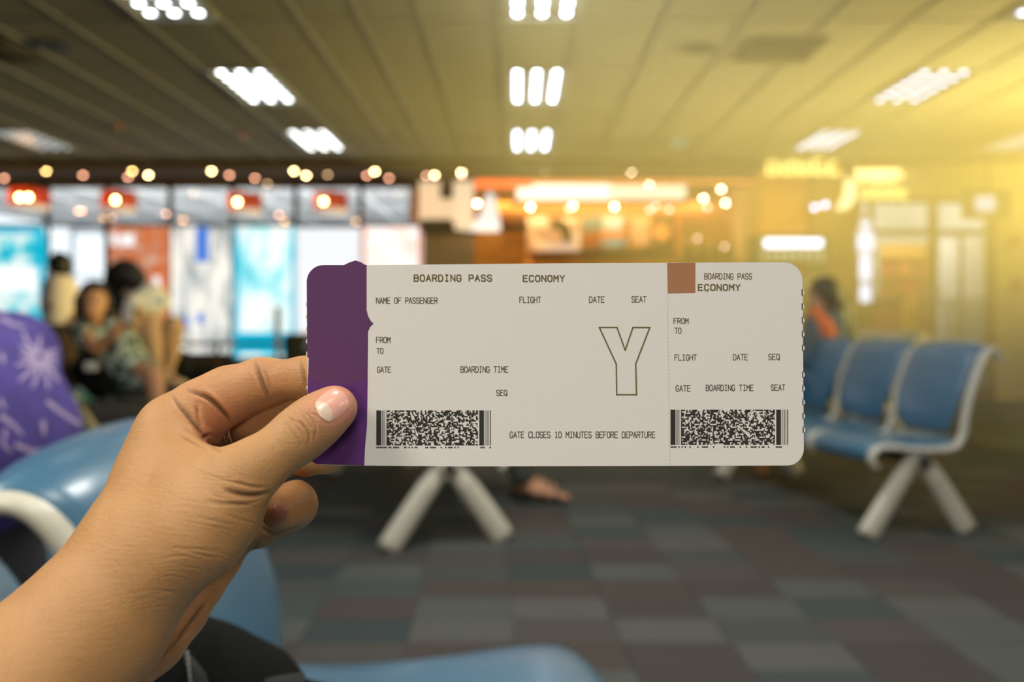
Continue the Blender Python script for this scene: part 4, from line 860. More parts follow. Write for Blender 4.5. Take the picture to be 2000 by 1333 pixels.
# 5 orange-scarfed seated person at the right
D5 = 5.75; o5 = P(1600, 0, D5); o5.z = 0
pr = person('seated person with black hair and an orange scarf, just right of the pass', o5); hc = P(1606, 580, D5)
body_obj('body', head(hc, .095, (-1, -.2, -.2)) + [(pp(1612, 600, D5, .05), pp(1618, 625, D5, .08), .04)] + chain([pp(1600, 640, D5 - .15, .05), pp(1580, 700, D5 - .2, .04), pp(1530, 710, D5 - .2, .032), pp(1510, 706, D5 - .2, .034)]) + chain([pp(1610, 750, D5 - .1, .11), pp(1490, 745, D5 - .1, .07), pp(1486, 860, D5 - .1, .05), pp(1486, 918, D5 - .1, .04)], .03), .016, M_SKIN2, pr)
body_obj('jacket', chain([pp(1612, 640, D5, .15), pp(1606, 690, D5, .16), pp(1606, 740, D5, .16)], .06) + chain([pp(1596, 640, D5 - .15, .075), pp(1576, 700, D5 - .2, .065), pp(1545, 706, D5 - .2, .05)], .04), .016, mat('jacket_grey', rgb(78, 92, 100), .85, vary=.2, scale=12), pr)
body_obj('trousers', chain([pp(1606, 752, D5 - .1, .12), pp(1492, 748, D5 - .1, .085), pp(1488, 890, D5 - .1, .06)]) , .016, mat('trousers_dark', rgb(40, 42, 52), .9), pr)
body_obj('hair', [(pp(1612, 570, D5, .11), pp(1618, 585, D5, .11), .03), (pp(1622, 590, D5 + .02, .08), pp(1632, 640, D5 + .03, .07), .03), (pp(1640, 600, D5 + .1, .09), pp(1655, 680, D5 + .1, .08), .04)], .014, M_HAIR, pr)
body_obj('scarf', chain([pp(1592, 612, D5 - .12, .04), pp(1608, 640, D5 - .18, .06), pp(1622, 680, D5 - .2, .065), pp(1630, 725, D5 - .2, .04), pp(1632, 752, D5 - .2, .02)], .03), .012, mat('scarf_orange', rgb(226, 108, 52), .8, bump=.4, scale=30), pr)
eyes(hc, .095, (-1, -.2, 0), pr)
# 6 sandalled sitter on the middle bench
D6 = 4.95; o6 = Vector((-.45, D6, 0))
pr = person('seated person hidden behind the pass, only a sandalled foot showing', o6)
hd = Vector((-.58, D6, 1.16))
body_obj('body', head(hd, .09, (1, 0, -.2)) + [((-.58, D6, 1.02, .05), (-.56, D6, .92, .10), .04), ((-.56, D6, .90, .13), (-.50, D6, .60, .13), .05)] + chain([(-.48, D6 - .08, .56, .10), (-.05, D6 - .08, .54, .07), (.06, D6 - .08, .12, .045)], .03) + chain([(-.48, D6 + .1, .56, .10), (-.05, D6 + .12, .54, .07), (.02, D6 + .12, .12, .045)], .03) +
         chain([(.05, D6 - .08, .08, .042), (.16, D6 - .10, .055, .036), (.25, D6 - .11, .04, .026)], .02) + chain([(.02, D6 + .12, .08, .042), (.13, D6 + .13, .055, .036), (.22, D6 + .13, .04, .026)], .02) +
         [((.26 + dx_, D6 - .14 + dy_, .035, .012), (.30 + dx_ * .3, D6 - .14 + dy_, .032, .012), .006) for dx_, dy_ in ((.02, 0), (.01, .028), (0, .052), (-.015, .072))] + chain([(-.56, D6 - .18, .90, .045), (-.42, D6 - .2, .68, .038), (-.2, D6 - .16, .66, .03)]) + chain([(-.56, D6 + .18, .90, .045), (-.42, D6 + .2, .68, .038), (-.2, D6 + .16, .66, .03)]), .012, M_SKIN2, pr)
body_obj('top', chain([(-.56, D6, .88, .15), (-.50, D6, .62, .15)], .05), .014, mat('top_olive', rgb(90, 92, 74), .9), pr)
for s in (-.08, .11): body_obj('trouser_leg', chain([(-.48, D6 + s, .56, .115), (-.05, D6 + s, .54, .088), (.03, D6 + s, .16, .075)], .03), .014, mat('trousers_olive', rgb(70, 74, 62), .9), pr)
body_obj('hair', [((-.60, D6, 1.19, .105), (-.63, D6, 1.14, .10), .03)], .014, M_HAIR, pr)
for yy, x0 in ((D6 - .10, 0.0), (D6 + .13, -.03)):
    mobj('sandal_sole', box(loc_of(pr, (.15 + x0, yy, .012)), (.32, .11, .024), .01), mat('sandal_black', rgb(20, 18, 16), .6), pr)
    for xx in (.06, .16, .23): mobj('sandal_strap', tube([loc_of(pr, (xx + x0, yy - .052, .02)), loc_of(pr, (xx + x0, yy - .035, .075 - xx * .12)), loc_of(pr, (xx + x0, yy, .10 - xx * .15)), loc_of(pr, (xx + x0, yy + .035, .075 - xx * .12)), loc_of(pr, (xx + x0, yy + .052, .02))], .012, 8), MATS['sandal_black'], pr, True)

# white bag beside the girls, dark bag on their seat
t = thing('tote_bag', 'dark tote bag with a white tag beside the reclining girl', 'bag', P(178, 770, DG - .3))
body_obj('body', [(pp(160, 725, DG - .3, .08), pp(195, 760, DG - .3, .08), .05), (pp(170, 700, DG - .3, .06), pp(200, 740, DG - .3, .07), .05)], .014, M_BLACK, t)
mobj('white_tag', box(loc_of(t, P(178, 716, DG - .42)), (.09, .02, .06), .008), M_WHITE, t)

# ================================================================== BACKPACK at the bottom
t = thing('backpack', 'black fabric backpack with stitched seams below the wrist', 'backpack', P(370, 1400, .62))
bp = body_obj('body', [(pp(330, 1345, .60, .045), pp(430, 1420, .62, .060), .04), (pp(250, 1400, .58, .06), pp(360, 1500, .60, .08), .05), (pp(400, 1300, .64, .022), pp(470, 1400, .64, .03), .04)], .004, M_BLACK, t)
body_obj('lower_body', [((-.24, .66, .70, .10), (-.20, .66, .575, .115), .04), ((-.16, .72, .68, .07), (-.14, .72, .57, .10), .04)], .006, M_BLACK, t)
for dx_ in (-.012, .018): mobj('shoulder_strap', tube([loc_of(t, (-.235 + dx_ * 4, .575, .83)), loc_of(t, (-.22 + dx_ * 4, .55, .74)), loc_of(t, (-.21 + dx_ * 4, .555, .62)), loc_of(t, (-.20 + dx_ * 4, .60, .52))], .014, 10, .35), mat('strap_grey', rgb(30, 33, 32), .9), t, True)
body_obj('side_panel', [(pp(430, 1262, .66, .012), pp(500, 1390, .68, .03), .02), (pp(400, 1245, .66, .008), pp(430, 1262, .66, .012), .02)], .003, mat('panel_charcoal', rgb(26, 29, 28), .85, bump=.4, scale=500), t)
mobj('strap', tube([loc_of(t, P(345, 1290, .57)), loc_of(t, P(380, 1330, .56)), loc_of(t, P(395, 1400, .56))], .012, 10, .4), mat('strap_grey', rgb(30, 33, 32), .9), t, True)
for k in range(7):
    a = P(366 + k * 1.2, 1276 + k * 11, .555); mobj('stitch', box(loc_of(t, a), (.0012, .001, .0026)), mat('thread_grey', rgb(150, 150, 146), .8), t)

# ================================================================== BOARDING PASS
DP = .335
pas = thing('boarding_pass', 'white boarding pass with a purple end, held up between thumb and fingers', 'boarding pass', P(1087, 712, DP))
def Q(px, py, d=DP): return loc_of(pas, P(px, py, d))
M_PAPER = mat('pass_paper', rgb(225, 222, 217), .75, bump=.06, scale=900, vary=.012)
_nt = M_PAPER.node_tree
def arc(cx, cy, r, a0, a1, n=10): return [(cx + r * math.cos(math.radians(a0 + (a1 - a0) * i / n)), cy + r * math.sin(math.radians(a0 + (a1 - a0) * i / n))) for i in range(n + 1)]
out = arc(632, 552, 33, 180, 270) + [(1100, 514.5)] + arc(1531, 549, 36.5, -90, 0, 10) + arc(1537, 877, 33, 0, 90) + [(900, 911.5), (700, 910)] + arc(630, 881, 28, 100, 180)
def prism(bm, pts, th):
    fv = [bm.verts.new(Q(x_, y_, DP)) for x_, y_ in pts]; bv_ = [bm.verts.new(Q(x_, y_, DP) + Vector((0, th, 0))) for x_, y_ in pts]
    bm.faces.new(fv); bm.faces.new(bv_[::-1])
    for i in range(len(pts)): bm.faces.new((fv[i], bv_[i], bv_[(i + 1) % len(pts)], fv[(i + 1) % len(pts)]))
bm = bmesh.new(); prism(bm, out, .00028); mobj('card', bm, M_PAPER, pas)
for k, yy in enumerate(list(range(566, 690, 27)) + list(range(726, 860, 27))):
    xe = 1567.5 + 2.5 * (yy - 549) / 328; bm = bmesh.new(); prism(bm, [(xe - 2, yy - 1), (xe + 2.6, yy + 3), (xe + 3.2, yy + 9), (xe - 2, yy + 13)], .00024); mobj('torn_tooth', bm, M_PAPER, pas)
for yy in list(range(590, 690, 24)) + list(range(752, 860, 24)):
    xe = 599 + 3 * (yy - 552) / 329; bm = bmesh.new(); prism(bm, [(xe + 2, yy - 1), (xe - 2, yy + 2), (xe - 2.4, yy + 8), (xe + 2, yy + 11)], .00024); mobj('torn_tooth', bm, M_PAPER, pas)
def flat(name, pts, m, off, th=0.00003):
    bm = bmesh.new(); vs = [bm.verts.new(Q(x_, y_, DP) + Vector((0, -off, 0))) for x_, y_ in pts]; f = bm.faces.new(vs); bmesh.ops.triangulate(bm, faces=[f]); return mobj(name, bm, m, pas)
def pmat(name, c):
    m = mat(name, c, .7); m.node_tree.nodes['Principled BSDF'].inputs['Specular IOR Level'].default_value = .35; return m
purp = arc(632, 551, 33, 180, 270, 10) + [(672, 518), (682, 513), (694, 509), (704, 512), (712, 517), (716, 518), (716, 606), (719, 618), (724, 627), (729.5, 632.5), (723, 639), (718, 650), (717.5, 690), (718, 745), (717, 830), (713, 875), (711.5, 910), (640, 908)] + arc(628, 882, 27, 110, 180, 8) + [(601.5, 735), (602, 733), (603, 700), (600, 697)]
flat('purple_panel', purp, pmat('pass_purple', rgb(92, 52, 98)), .00006)
low = [(602, 742), (625, 748), (658, 751), (690, 748), (718, 742), (717, 830), (713, 875), (711.5, 909.5), (640, 907.5)] + arc(628, 882, 26.5, 110, 180, 8)
flat('lower_purple_band', low, pmat('pass_violet', rgb(92, 44, 116)), .00009)
flat('purple_tab_back', [(670, 520), (682, 513), (694, 509), (704, 512), (714, 520)], pmat('pass_purple', rgb(92, 52, 98)), .00003)
flat('brown_square', [(1303, 514), (1358, 513.5), (1358, 572.5), (1304, 573.5)], pmat('pass_brown', rgb(166, 118, 84)), .00006)
INK = pmat('pass_ink', rgb(80, 72, 58)); INKB = pmat('pass_ink_brown', rgb(108, 92, 50)); INKD = pmat('pass_ink_dark', rgb(48, 46, 42))
GL = {'A': [[(0, 0), (2, 6), (4, 0)], [(.7, 2), (3.3, 2)]], 'B': [[(0, 0), (0, 6), (3, 6), (3.8, 5.3), (3.8, 3.9), (3, 3.2), (0, 3.2)], [(3, 3.2), (4, 2.4), (4, .8), (3.1, 0), (0, 0)]],
 'C': [[(4, 4.7), (3.1, 6), (.9, 6), (0, 4.7), (0, 1.3), (.9, 0), (3.1, 0), (4, 1.3)]], 'D': [[(0, 0), (0, 6), (2.6, 6), (4, 4.4), (4, 1.6), (2.6, 0), (0, 0)]], 'E': [[(4, 6), (0, 6), (0, 0), (4, 0)], [(0, 3.1), (3.3, 3.1)]],
 'F': [[(4, 6), (0, 6), (0, 0)], [(0, 3.1), (3.2, 3.1)]], 'G': [[(4, 4.8), (3.1, 6), (.9, 6), (0, 4.7), (0, 1.3), (.9, 0), (3.1, 0), (4, 1.2), (4, 2.8), (2.4, 2.8)]], 'H': [[(0, 0), (0, 6)], [(4, 0), (4, 6)], [(0, 3.1), (4, 3.1)]],
 'I': [[(.8, 6), (3.2, 6)], [(.8, 0), (3.2, 0)], [(2, 0), (2, 6)]], 'L': [[(0, 6), (0, 0), (4, 0)]], 'M': [[(0, 0), (0, 6), (2, 2.6), (4, 6), (4, 0)]], 'N': [[(0, 0), (0, 6), (4, 0), (4, 6)]],
 'O': [[(1, 0), (0, 1.2), (0, 4.8), (1, 6), (3, 6), (4, 4.8), (4, 1.2), (3, 0), (1, 0)]], 'P': [[(0, 0), (0, 6), (3, 6), (4, 5.2), (4, 3.6), (3, 2.8), (0, 2.8)]], 'Q': [[(1, 0), (0, 1.2), (0, 4.8), (1, 6), (3, 6), (4, 4.8), (4, 1.2), (3, 0), (1, 0)], [(2.4, 1.8), (4.2, -.5)]],
 'R': [[(0, 0), (0, 6), (3, 6), (4, 5.2), (4, 3.8), (3, 3), (0, 3)], [(2, 3), (4, 0)]], 'S': [[(4, 4.9), (3.1, 6), (.9, 6), (0, 5), (0, 4), (.9, 3.2), (3.1, 2.8), (4, 2), (4, 1), (3.1, 0), (.9, 0), (0, 1.1)]],
 'T': [[(0, 6), (4, 6)], [(2, 6), (2, 0)]], 'U': [[(0, 6), (0, 1.2), (1, 0), (3, 0), (4, 1.2), (4, 6)]], 'Y': [[(0, 6), (2, 3), (4, 6)], [(2, 3), (2, 0)]], '1': [[(.8, 4.8), (2.2, 6), (2.2, 0)], [(1, 0), (3.4, 0)]], '0': [[(1, 0), (0, 1.2), (0, 4.8), (1, 6), (3, 6), (4, 4.8), (4, 1.2), (3, 0), (1, 0)]]}
def ribbons(bm, pts, w_, off, closed=False):
    pts = [Vector((a_, b_)) for a_, b_ in pts]
    segs = [(pts[i], pts[i + 1]) for i in range(len(pts) - 1)] + ([(pts[-1], pts[0])] if closed else [])
    for i, (a_, b_) in enumerate(segs):
        d_ = (b_ - a_).normalized(); n_ = Vector((-d_.y, d_.x)) * w_ / 2; e_ = d_ * w_ * .42; o_ = off + .000018 * (i % 6)
        bm.faces.new([bm.verts.new(Q(q.x, q.y) + Vector((0, -o_, 0))) for q in (a_ - e_ + n_, b_ + e_ + n_, b_ + e_ - n_, a_ - e_ - n_)])
def text(s, x0, x1, y0, y1, m=INK, lw=1.35):
    n_ = len(s); fr_ = .74 if lw < 1.9 else .66; adv = (x1 - x0) / (n_ - 1 + fr_) if n_ > 1 else (x1 - x0); cw = adv * fr_; bm = bmesh.new()
    for i, ch in enumerate(s):
        if ch == ' ': continue
        for st in GL[ch]: ribbons(bm, [(x0 + i * adv + q[0] / 4 * cw, y1 - q[1] / 6 * (y1 - y0)) for q in st], lw, .00007)
    return mobj('printed_text', bm, m, pas)
text('BOARDING PASS', 809, 960, 537.5, 549.5, INKB, 2.3); text('ECONOMY', 1022, 1102, 538.5, 550, INKB, 2.3)
text('NAME OF PASSENGER', 735, 854, 582, 593); text('FLIGHT', 1015, 1056, 580.5, 591.5); text('DATE', 1151, 1180, 580, 591); text('SEAT', 1234, 1262, 579.5, 590.5)
text('FROM', 735, 762, 659, 670); text('TO', 736, 748, 680.5, 691); text('GATE', 737, 763, 717, 727.5); text('BOARDING TIME', 900, 992, 716.5, 727.5); text('SEQ', 970, 990, 762.5, 773)
text('GATE CLOSES 10 MINUTES BEFORE DEPARTURE', 996, 1279, 844, 855.5, INK, 1.4)
text('BOARDING PASS', 1376, 1468, 534.5, 545.5, INKB); text('ECONOMY', 1364, 1445, 556, 567.5, INKB, 2.3); text('FROM', 1316, 1344, 622, 632.5); text('TO', 1318, 1330, 641, 651.5)
text('FLIGHT', 1318, 1360, 693.5, 704); text('DATE', 1432, 1460, 692.5, 703.5); text('SEQ', 1501, 1522, 692, 703); text('GATE', 1320, 1348, 753.5, 764.5); text('BOARDING TIME', 1379, 1471, 752.5, 763.5); text('SEAT', 1506, 1533, 752, 763)
bm = bmesh.new(); ribbons(bm, [(1170.5, 640), (1205, 640), (1221, 684.5), (1236, 640), (1269, 640), (1241.5, 711), (1243, 771.5), (1204.5, 771.5), (1203.5, 711)], 2.6, .00007, True); mobj('printed_letter', bm, INKB, pas)
bm = bmesh.new()
for k in range(48): ya = 575 + k * 7; ribbons(bm, [(1303.5 + k * .1, ya), (1303.6 + k * .1, ya + 3)], .9, .00007)
mobj('perforation', bm, pmat('perf', rgb(176, 170, 160)), pas)
def barcode(x0, x1, y0, y1, seed):
    rr = random.Random(seed); bm = bmesh.new()
    def qd(a_, b_, c_, d_): bm.faces.new([bm.verts.new(Q(x_, y_) + Vector((0, -.00007, 0))) for x_, y_ in ((a_, b_), (a_, d_), (c_, d_), (c_, b_))])
    W_ = x1 - x0; s = W_ / 225.0; yb_ = y1 - 5.5
    for a_, b_ in ((0, 9.5), (11, 12), (13.4, 14.4), (15.8, 16.8), (202, 211), (213, 214), (216.5, 218), (220, 221), (223, 224.6)): qd(x0 + a_ * s, y0, x0 + b_ * s, yb_)
    nr, cw_ = 25, 1.36
    h_ = (yb_ - y0) / nr; cols_ = int(180 / cw_)
    for r_ in range(nr):
        k = 0
        while k < cols_:
            run = rr.choice((1, 1, 2, 2, 3)); 
            if k % 15 == 0: run = rr.choice((1, 2, 4))
            if rr.random() < .56 or k % 15 == 0: qd(x0 + (20 + k * cw_) * s, y0 + r_ * h_, x0 + (20 + min(cols_, k + run) * cw_) * s, y0 + (r_ + 1) * h_ - .0)
            k += run
    for a_ in range(0, 225, 3):
        if a_ < 9 or 202 <= a_ < 211 or rr.random() < .45: qd(x0 + a_ * s, y1 - 2.8, x0 + (a_ + 2.6) * s, y1)
    mobj('barcode', bm, INKD, pas)
barcode(735, 959, 802, 876, 5); barcode(1309.5, 1539.5, 800.5, 875, 9)

# ================================================================== HAND
def hp(px, py, d, rp): v = P(px, py, d); return (v.x, v.y, v.z, rp * d / F)
H = []
def seg(a, b, k): H.append((hp(*a), hp(*b), k))
# forearm and wrist
seg((-520, 1790, .235, 290), (-130, 1520, .262, 205), .02)
seg((-130, 1520, .262, 205), (20, 1372, .280, 160), .012)
seg((20, 1372, .280, 160), (172, 1228, .298, 130), .012)
seg((172, 1228, .298, 130), (240, 1127, .312, 106), .010)
# radial body: index metacarpal line
seg((242, 1127, .315, 106), (300, 1002, .328, 89), .010)
seg((300, 1002, .328, 89), (328, 882, .340, 70), .008)
seg((328, 882, .340, 70), (340, 838, .346, 57), .006)
# thenar / thumb metacarpal in front
seg((200, 1205, .300, 116), (312, 1095, .303, 84), .012)
seg((312, 1095, .303, 84), (392, 1042, .303, 80), .010)
seg((392, 1042, .303, 80), (438, 984, .306, 72), .008)
seg((438, 984, .306, 72), (474, 934, .307, 50), .008)
seg((290, 1060, .315, 110), (370, 1000, .312, 90), .012)
seg((330, 950, .325, 74), (400, 960, .312, 62), .010)
# web between thumb and index
seg((325, 862, .338, 44), (388, 926, .320, 42), .008)
seg((388, 926, .320, 42), (455, 930, .309, 46), .008)
seg((300, 930, .335, 66), (370, 950, .322, 56), .008)
# far side metacarpals and back of palm
seg((345, 850, .362, 54), (395, 870, .384, 44), .010)
seg((300, 980, .350, 78), (400, 960, .380, 56), .010)
seg((395, 870, .384, 46), (425, 960, .386, 50), .008)
seg((230, 1160, .325, 80), (350, 1000, .360, 64), .010)
# palm pad seen through the loop
seg((372, 812, .362, 48), (389, 834, .358, 43), .0025)
seg((389, 834, .358, 43), (388, 850, .362, 40), .0025)
# hypothenar
seg((190, 1320, .318, 84), (292, 1248, .336, 66), .006)
seg((292, 1248, .336, 66), (338, 1192, .350, 62), .005)
seg((338, 1192, .350, 62), (376, 1136, .362, 58), .005)
seg((376, 1136, .362, 58), (410, 1082, .373, 58), .005)
seg((410, 1082, .373, 58), (448, 1028, .380, 52), .006)
seg((300, 1120, .350, 70), (350, 1010, .368, 66), .008)
seg((350, 1010, .368, 66), (400, 950, .384, 54), .008)
# thumb
seg((474, 934, .307, 50), (515, 902, .312, 47), .008)
seg((515, 902, .312, 47), (566, 864, .3175, 45), .006)
seg((566, 864, .3175, 45), (592, 844, .3195, 47), .006)
seg((592, 844, .3195, 47), (622, 820, .3215, 45.5), .006)
seg((622, 820, .3215, 45.5), (654, 797, .3240, 43.5), .006)
# index finger
seg((338, 836, .346, 60), (395, 797, .355, 55), .008)
seg((395, 797, .355, 54), (448, 770, .359, 50), .004)
seg((448, 772, .359, 52), (512, 749, .358, 45), .006)
seg((512, 747, .358, 43), (596, 738, .351, 36.5), .006)
seg((596, 738, .351, 36.5), (680, 742, .3455, 33), .006)
# middle finger
seg((400, 868, .386, 44), (455, 846, .378, 44), .003)
seg((455, 846, .378, 44), (560, 814, .370, 43), .003)
seg((560, 814, .370, 43), (628, 806, .358, 37), .004)
seg((628, 806, .359, 37), (690, 800, .3470, 33), .004)
# ring finger
seg((425, 935, .388, 44), (560, 890, .388, 40), .003)
seg((560, 890, .388, 40), (600, 893, .364, 35), .003)
seg((600, 893, .364, 35), (637, 894, .3480, 33), .003)
# little finger: out to the right, folded back on itself
seg((450, 1028, .376, 50), (505, 1024, .376, 43), .006)
seg((505, 1024, .376, 43), (573, 988, .368, 43), .004)
seg((573, 988, .368, 43), (575, 984, .356, 42), .004)
seg((575, 984, .356, 42), (546, 1002, .346, 34), .0025)
HRES = .0009
V, Qd = sdf_mesh(H, HRES, pad=.006)
me = bpy.data.meshes.new('tmp'); me.from_pydata(V.tolist(), [], Qd.tolist()); tmp = bpy.data.objects.new('tmp', me); C.objects.link(tmp)
md = tmp.modifiers.new('s', 'SMOOTH'); md.factor = .5; md.iterations = 3
md = tmp.modifiers.new('u', 'SUBSURF'); md.levels = 1; md.render_levels = 1
dg = bpy.context.evaluated_depsgraph_get(); me2 = bpy.data.meshes.new_from_object(tmp.evaluated_get(dg)); bpy.data.objects.remove(tmp)
nv = len(me2.vertices); co = np.empty(nv * 3); me2.vertices.foreach_get('co', co); co = co.reshape(-1, 3)
no = np.empty(nv * 3); me2.vertices.foreach_get('normal', no) if hasattr(me2.vertices[0], 'normal') else None; no = no.reshape(-1, 3)
PX = CX + co[:, 0] / co[:, 1] * F; PY = CY - (co[:, 2] - EYE) / co[:, 1] * F
view = co - np.array([0, 0, EYE]); view /= np.linalg.norm(view, axis=1)[:, None]
facing = np.clip(-(no * view).sum(1) * 3, 0, 1)
disp = np.zeros(nv)
def crease(pts, wpx, dep, dmin=0, dmax=9, bulge=0.25):
    global disp
    pts = [tuple(p) for p in catmull([(a_, b_, 0) for a_, b_ in pts], 5)]; best = np.full(nv, 1e9); tt = np.zeros(nv); n_ = len(pts)
    x0_, x1_ = min(p[0] for p in pts) - 5 * wpx, max(p[0] for p in pts) + 5 * wpx; y0_, y1_ = min(p[1] for p in pts) - 5 * wpx, max(p[1] for p in pts) + 5 * wpx
    sel = np.where((PX > x0_) & (PX < x1_) & (PY > y0_) & (PY < y1_) & (co[:, 1] > dmin) & (co[:, 1] < dmax) & (facing > 0))[0]
    if not len(sel): return
    qx, qy = PX[sel], PY[sel]; bd = np.full(len(sel), 1e9); tb = np.zeros(len(sel))
    for i in range(n_ - 1):
        ax_, ay_ = pts[i][0], pts[i][1]; bx_, by_ = pts[i + 1][0] - ax_, pts[i + 1][1] - ay_; L = bx_ * bx_ + by_ * by_ + 1e-9
        t_ = np.clip(((qx - ax_) * bx_ + (qy - ay_) * by_) / L, 0, 1); d_ = np.hypot(qx - ax_ - t_ * bx_, qy - ay_ - t_ * by_); m_ = d_ < bd; bd[m_] = d_[m_]; tb[m_] = (i + t_[m_]) / (n_ - 1)
    fade = np.sin(np.clip(tb, .02, .98) * math.pi) ** .5
    g = (np.exp(-(bd / wpx) ** 2) - bulge * np.exp(-((bd - 2.4 * wpx) / (1.3 * wpx)) ** 2)) * fade
    disp[sel] -= dep * g * facing[sel]
# thumb joint, wrist and palm creases
crease([(524, 962), (500, 968), (470, 966), (440, 958)], 4.5, .0011, 0, .33)
crease([(522, 952), (495, 952), (462, 944)], 3.0, .0005, 0, .33); crease([(518, 975), (480, 985), (440, 985), (400, 980)], 3, .0004, 0, .33)
for i, (a_, b_) in enumerate(((560, 838), (568, 828), (577, 820), (588, 816))): crease([(a_ - 6, b_ - 18), (a_ + 6, b_), (a_ + 22, b_ + 20), (a_ + 30, b_ + 36)], 2.0, .00022, 0, .325)
crease([(585, 800), (606, 815), (618, 838), (612, 862)], 2.2, .0003, 0, .325); crease([(560, 815), (590, 830), (604, 850), (600, 875)], 2.4, .0003, 0, .325)
crease([(600, 805), (618, 812), (640, 830)], 2.2, .00025, 0, .325)
rr = random.Random(11)
for k in range(26):   # fan of folds around the base of the thumb
    y_ = 925 + rr.uniform(0, 215); x_ = 512 - max(0, (y_ - 1010)) * .5 - rr.uniform(0, 60); L = rr.uniform(35, 120)
    crease([(x_, y_ + 6), (x_ - L * .4, y_ - 2 + rr.uniform(-4, 4)), (x_ - L, y_ - 14 + rr.uniform(-6, 6))], rr.uniform(1.6, 2.4), rr.uniform(.00006, .0002), 0, .34)
for k in range(14):   # folds over the base of the thumb, seen along it
    x_ = 455 + k * 6.5; crease([(x_ - 6, 905 - k * 5 - 14), (x_ + 14, 925 - k * 3.4), (x_ + 24, 948 - k * 3)], 2.0, .00012, 0, .33)
for k in range(22):   # wrist skin
    x_ = 200 + rr.uniform(0, 190); y_ = 1080 + rr.uniform(0, 90); crease([(x_, y_), (x_ + 18, y_ + 24), (x_ + 24, y_ + rr.uniform(36, 60))], 1.8, rr.uniform(.00005, .00011), 0, .34)
for k in range(14):
    y_ = 1070 + rr.uniform(0, 125); x_ = 450 - (y_ - 1070) * .7 - rr.uniform(0, 50); crease([(x_, y_), (x_ - 40, y_ - rr.uniform(2, 12)), (x_ - rr.uniform(60, 110), y_ + 2)], 1.9, rr.uniform(.00006, .00016), 0, .34)
# palm folds in the loop
crease([(338, 775), (350, 790), (372, 815), (392, 842), (408, 862), (430, 882)], 5, .0010, .30, .42, .5)
crease([(366, 762), (405, 777), (427, 796), (452, 826)], 4.0, .0012, .32, .38, .5); crease([(385, 790), (388, 815), (395, 835)], 4, .0006, .33); crease([(392, 858), (410, 850), (425, 858)], 3, .0005, .33)
crease([(352, 850), (385, 868), (415, 885)], 3, .0005, 0, .36); crease([(365, 838), (395, 858), (425, 880)], 3, .0005, 0, .36)
# index finger joints
crease([(500, 708), (506, 730), (514, 752), (526, 780)], 5, .0010, .33); crease([(512, 712), (520, 735), (530, 765)], 3.2, .0006, .33); crease([(588, 706), (592, 730), (597, 760)], 4, .0007, .33)
crease([(400, 772), (425, 792), (448, 815)], 4, .0006, .33)
for k in range(4): crease([(545 + k * 4, 795 - k), (548 + k * 4, 812)], 2.5, .0004, .35)
# palm edge below
crease([(480, 1110), (455, 1150), (425, 1200)], 4, .0010, .33); crease([(505, 1060), (475, 1110), (452, 1168)], 4, .0009, .33)
crease([(512, 1032), (528, 1042), (545, 1046)], 3.5, .0006, .33)
crease([(400, 1180), (375, 1215), (345, 1250)], 5, .0009, .31); crease([(370, 1230), (340, 1262), (310, 1290)], 4, .0006, .31)
co2 = co + no * disp[:, None]
me2.vertices.foreach_set('co', co2.ravel()); me2.update()
me2.polygons.foreach_set('use_smooth', [True] * len(me2.polygons))
# skin colouring as flesh: redder at finger pads, palm and knuckles; creases painted darker as shade
col = np.zeros((nv, 4)); base = np.array([lin(188), lin(142), lin(92)]); red = np.array([lin(204), lin(137), lin(98)]); pink = np.array([lin(232), lin(160), lin(138)])
def w3(px, py, d, r): p_ = np.array(P(px, py, d)); return np.exp(-((np.linalg.norm(co - p_, axis=1) / (r * d / F)) ** 2))
wr = np.clip(w3(400, 840, .35, 60) * 1.1 + w3(430, 800, .36, 60) * .8 + w3(390, 870, .34, 40) * .7 + w3(520, 745, .35, 80) * .35 + w3(570, 990, .36, 80) * .3 + w3(400, 1110, .33, 80) * .25 + w3(380, 1220, .34, 90) * .4, 0, 1)[:, None]
wp = np.clip(w3(665, 790, .318, 52) * 1.1, 0, 1)[:, None]
c3 = base * (1 - wr) + red * wr; c3 = c3 * (1 - wp) + pink * wp
crk = np.clip(-disp / .0009, 0, 1)[:, None]; c3 = c3 * (1 - crk * .6) * np.array([1, 1, 1])  # crease shade painted into the skin colour
col[:, :3] = c3; col[:, 3] = 1
at = me2.color_attributes.new('flesh', 'FLOAT_COLOR', 'POINT'); at.data.foreach_set('color', col.ravel())
M_SKIN = bpy.data.materials.new('skin_hand'); M_SKIN.use_nodes = True; nt = M_SKIN.node_tree; b = nt.nodes['Principled BSDF']
b.inputs['Roughness'].default_value = .52; b.inputs['Specular IOR Level'].default_value = .38
b.inputs['Subsurface Weight'].default_value = .12; b.inputs['Subsurface Radius'].default_value = (.6, .25, .12); b.inputs['Subsurface Scale'].default_value = .006
tc = nt.nodes.new('ShaderNodeTexCoord'); an = nt.nodes.new('ShaderNodeVertexColor'); an.layer_name = 'flesh'
n1 = nt.nodes.new('ShaderNodeTexNoise'); n1.inputs['Scale'].default_value = 45; n1.inputs['Detail'].default_value = 5
mx = nt.nodes.new('ShaderNodeMix'); mx.data_type = 'RGBA'; mx.blend_type = 'MULTIPLY'; mx.inputs['Factor'].default_value = .5
rp = nt.nodes.new('ShaderNodeValToRGB'); rp.color_ramp.elements[0].color = (.78, .72, .66, 1); rp.color_ramp.elements[0].position = .3; rp.color_ramp.elements[1].color = (1, 1, 1, 1); rp.color_ramp.elements[1].position = .65
nt.links.new(tc.outputs['Object'], n1.inputs['Vector']); nt.links.new(n1.outputs['Fac'], rp.inputs['Fac']); nt.links.new(an.outputs['Color'], mx.inputs[6]); nt.links.new(rp.outputs['Color'], mx.inputs[7]); nt.links.new(mx.outputs[2], b.inputs['Base Color'])
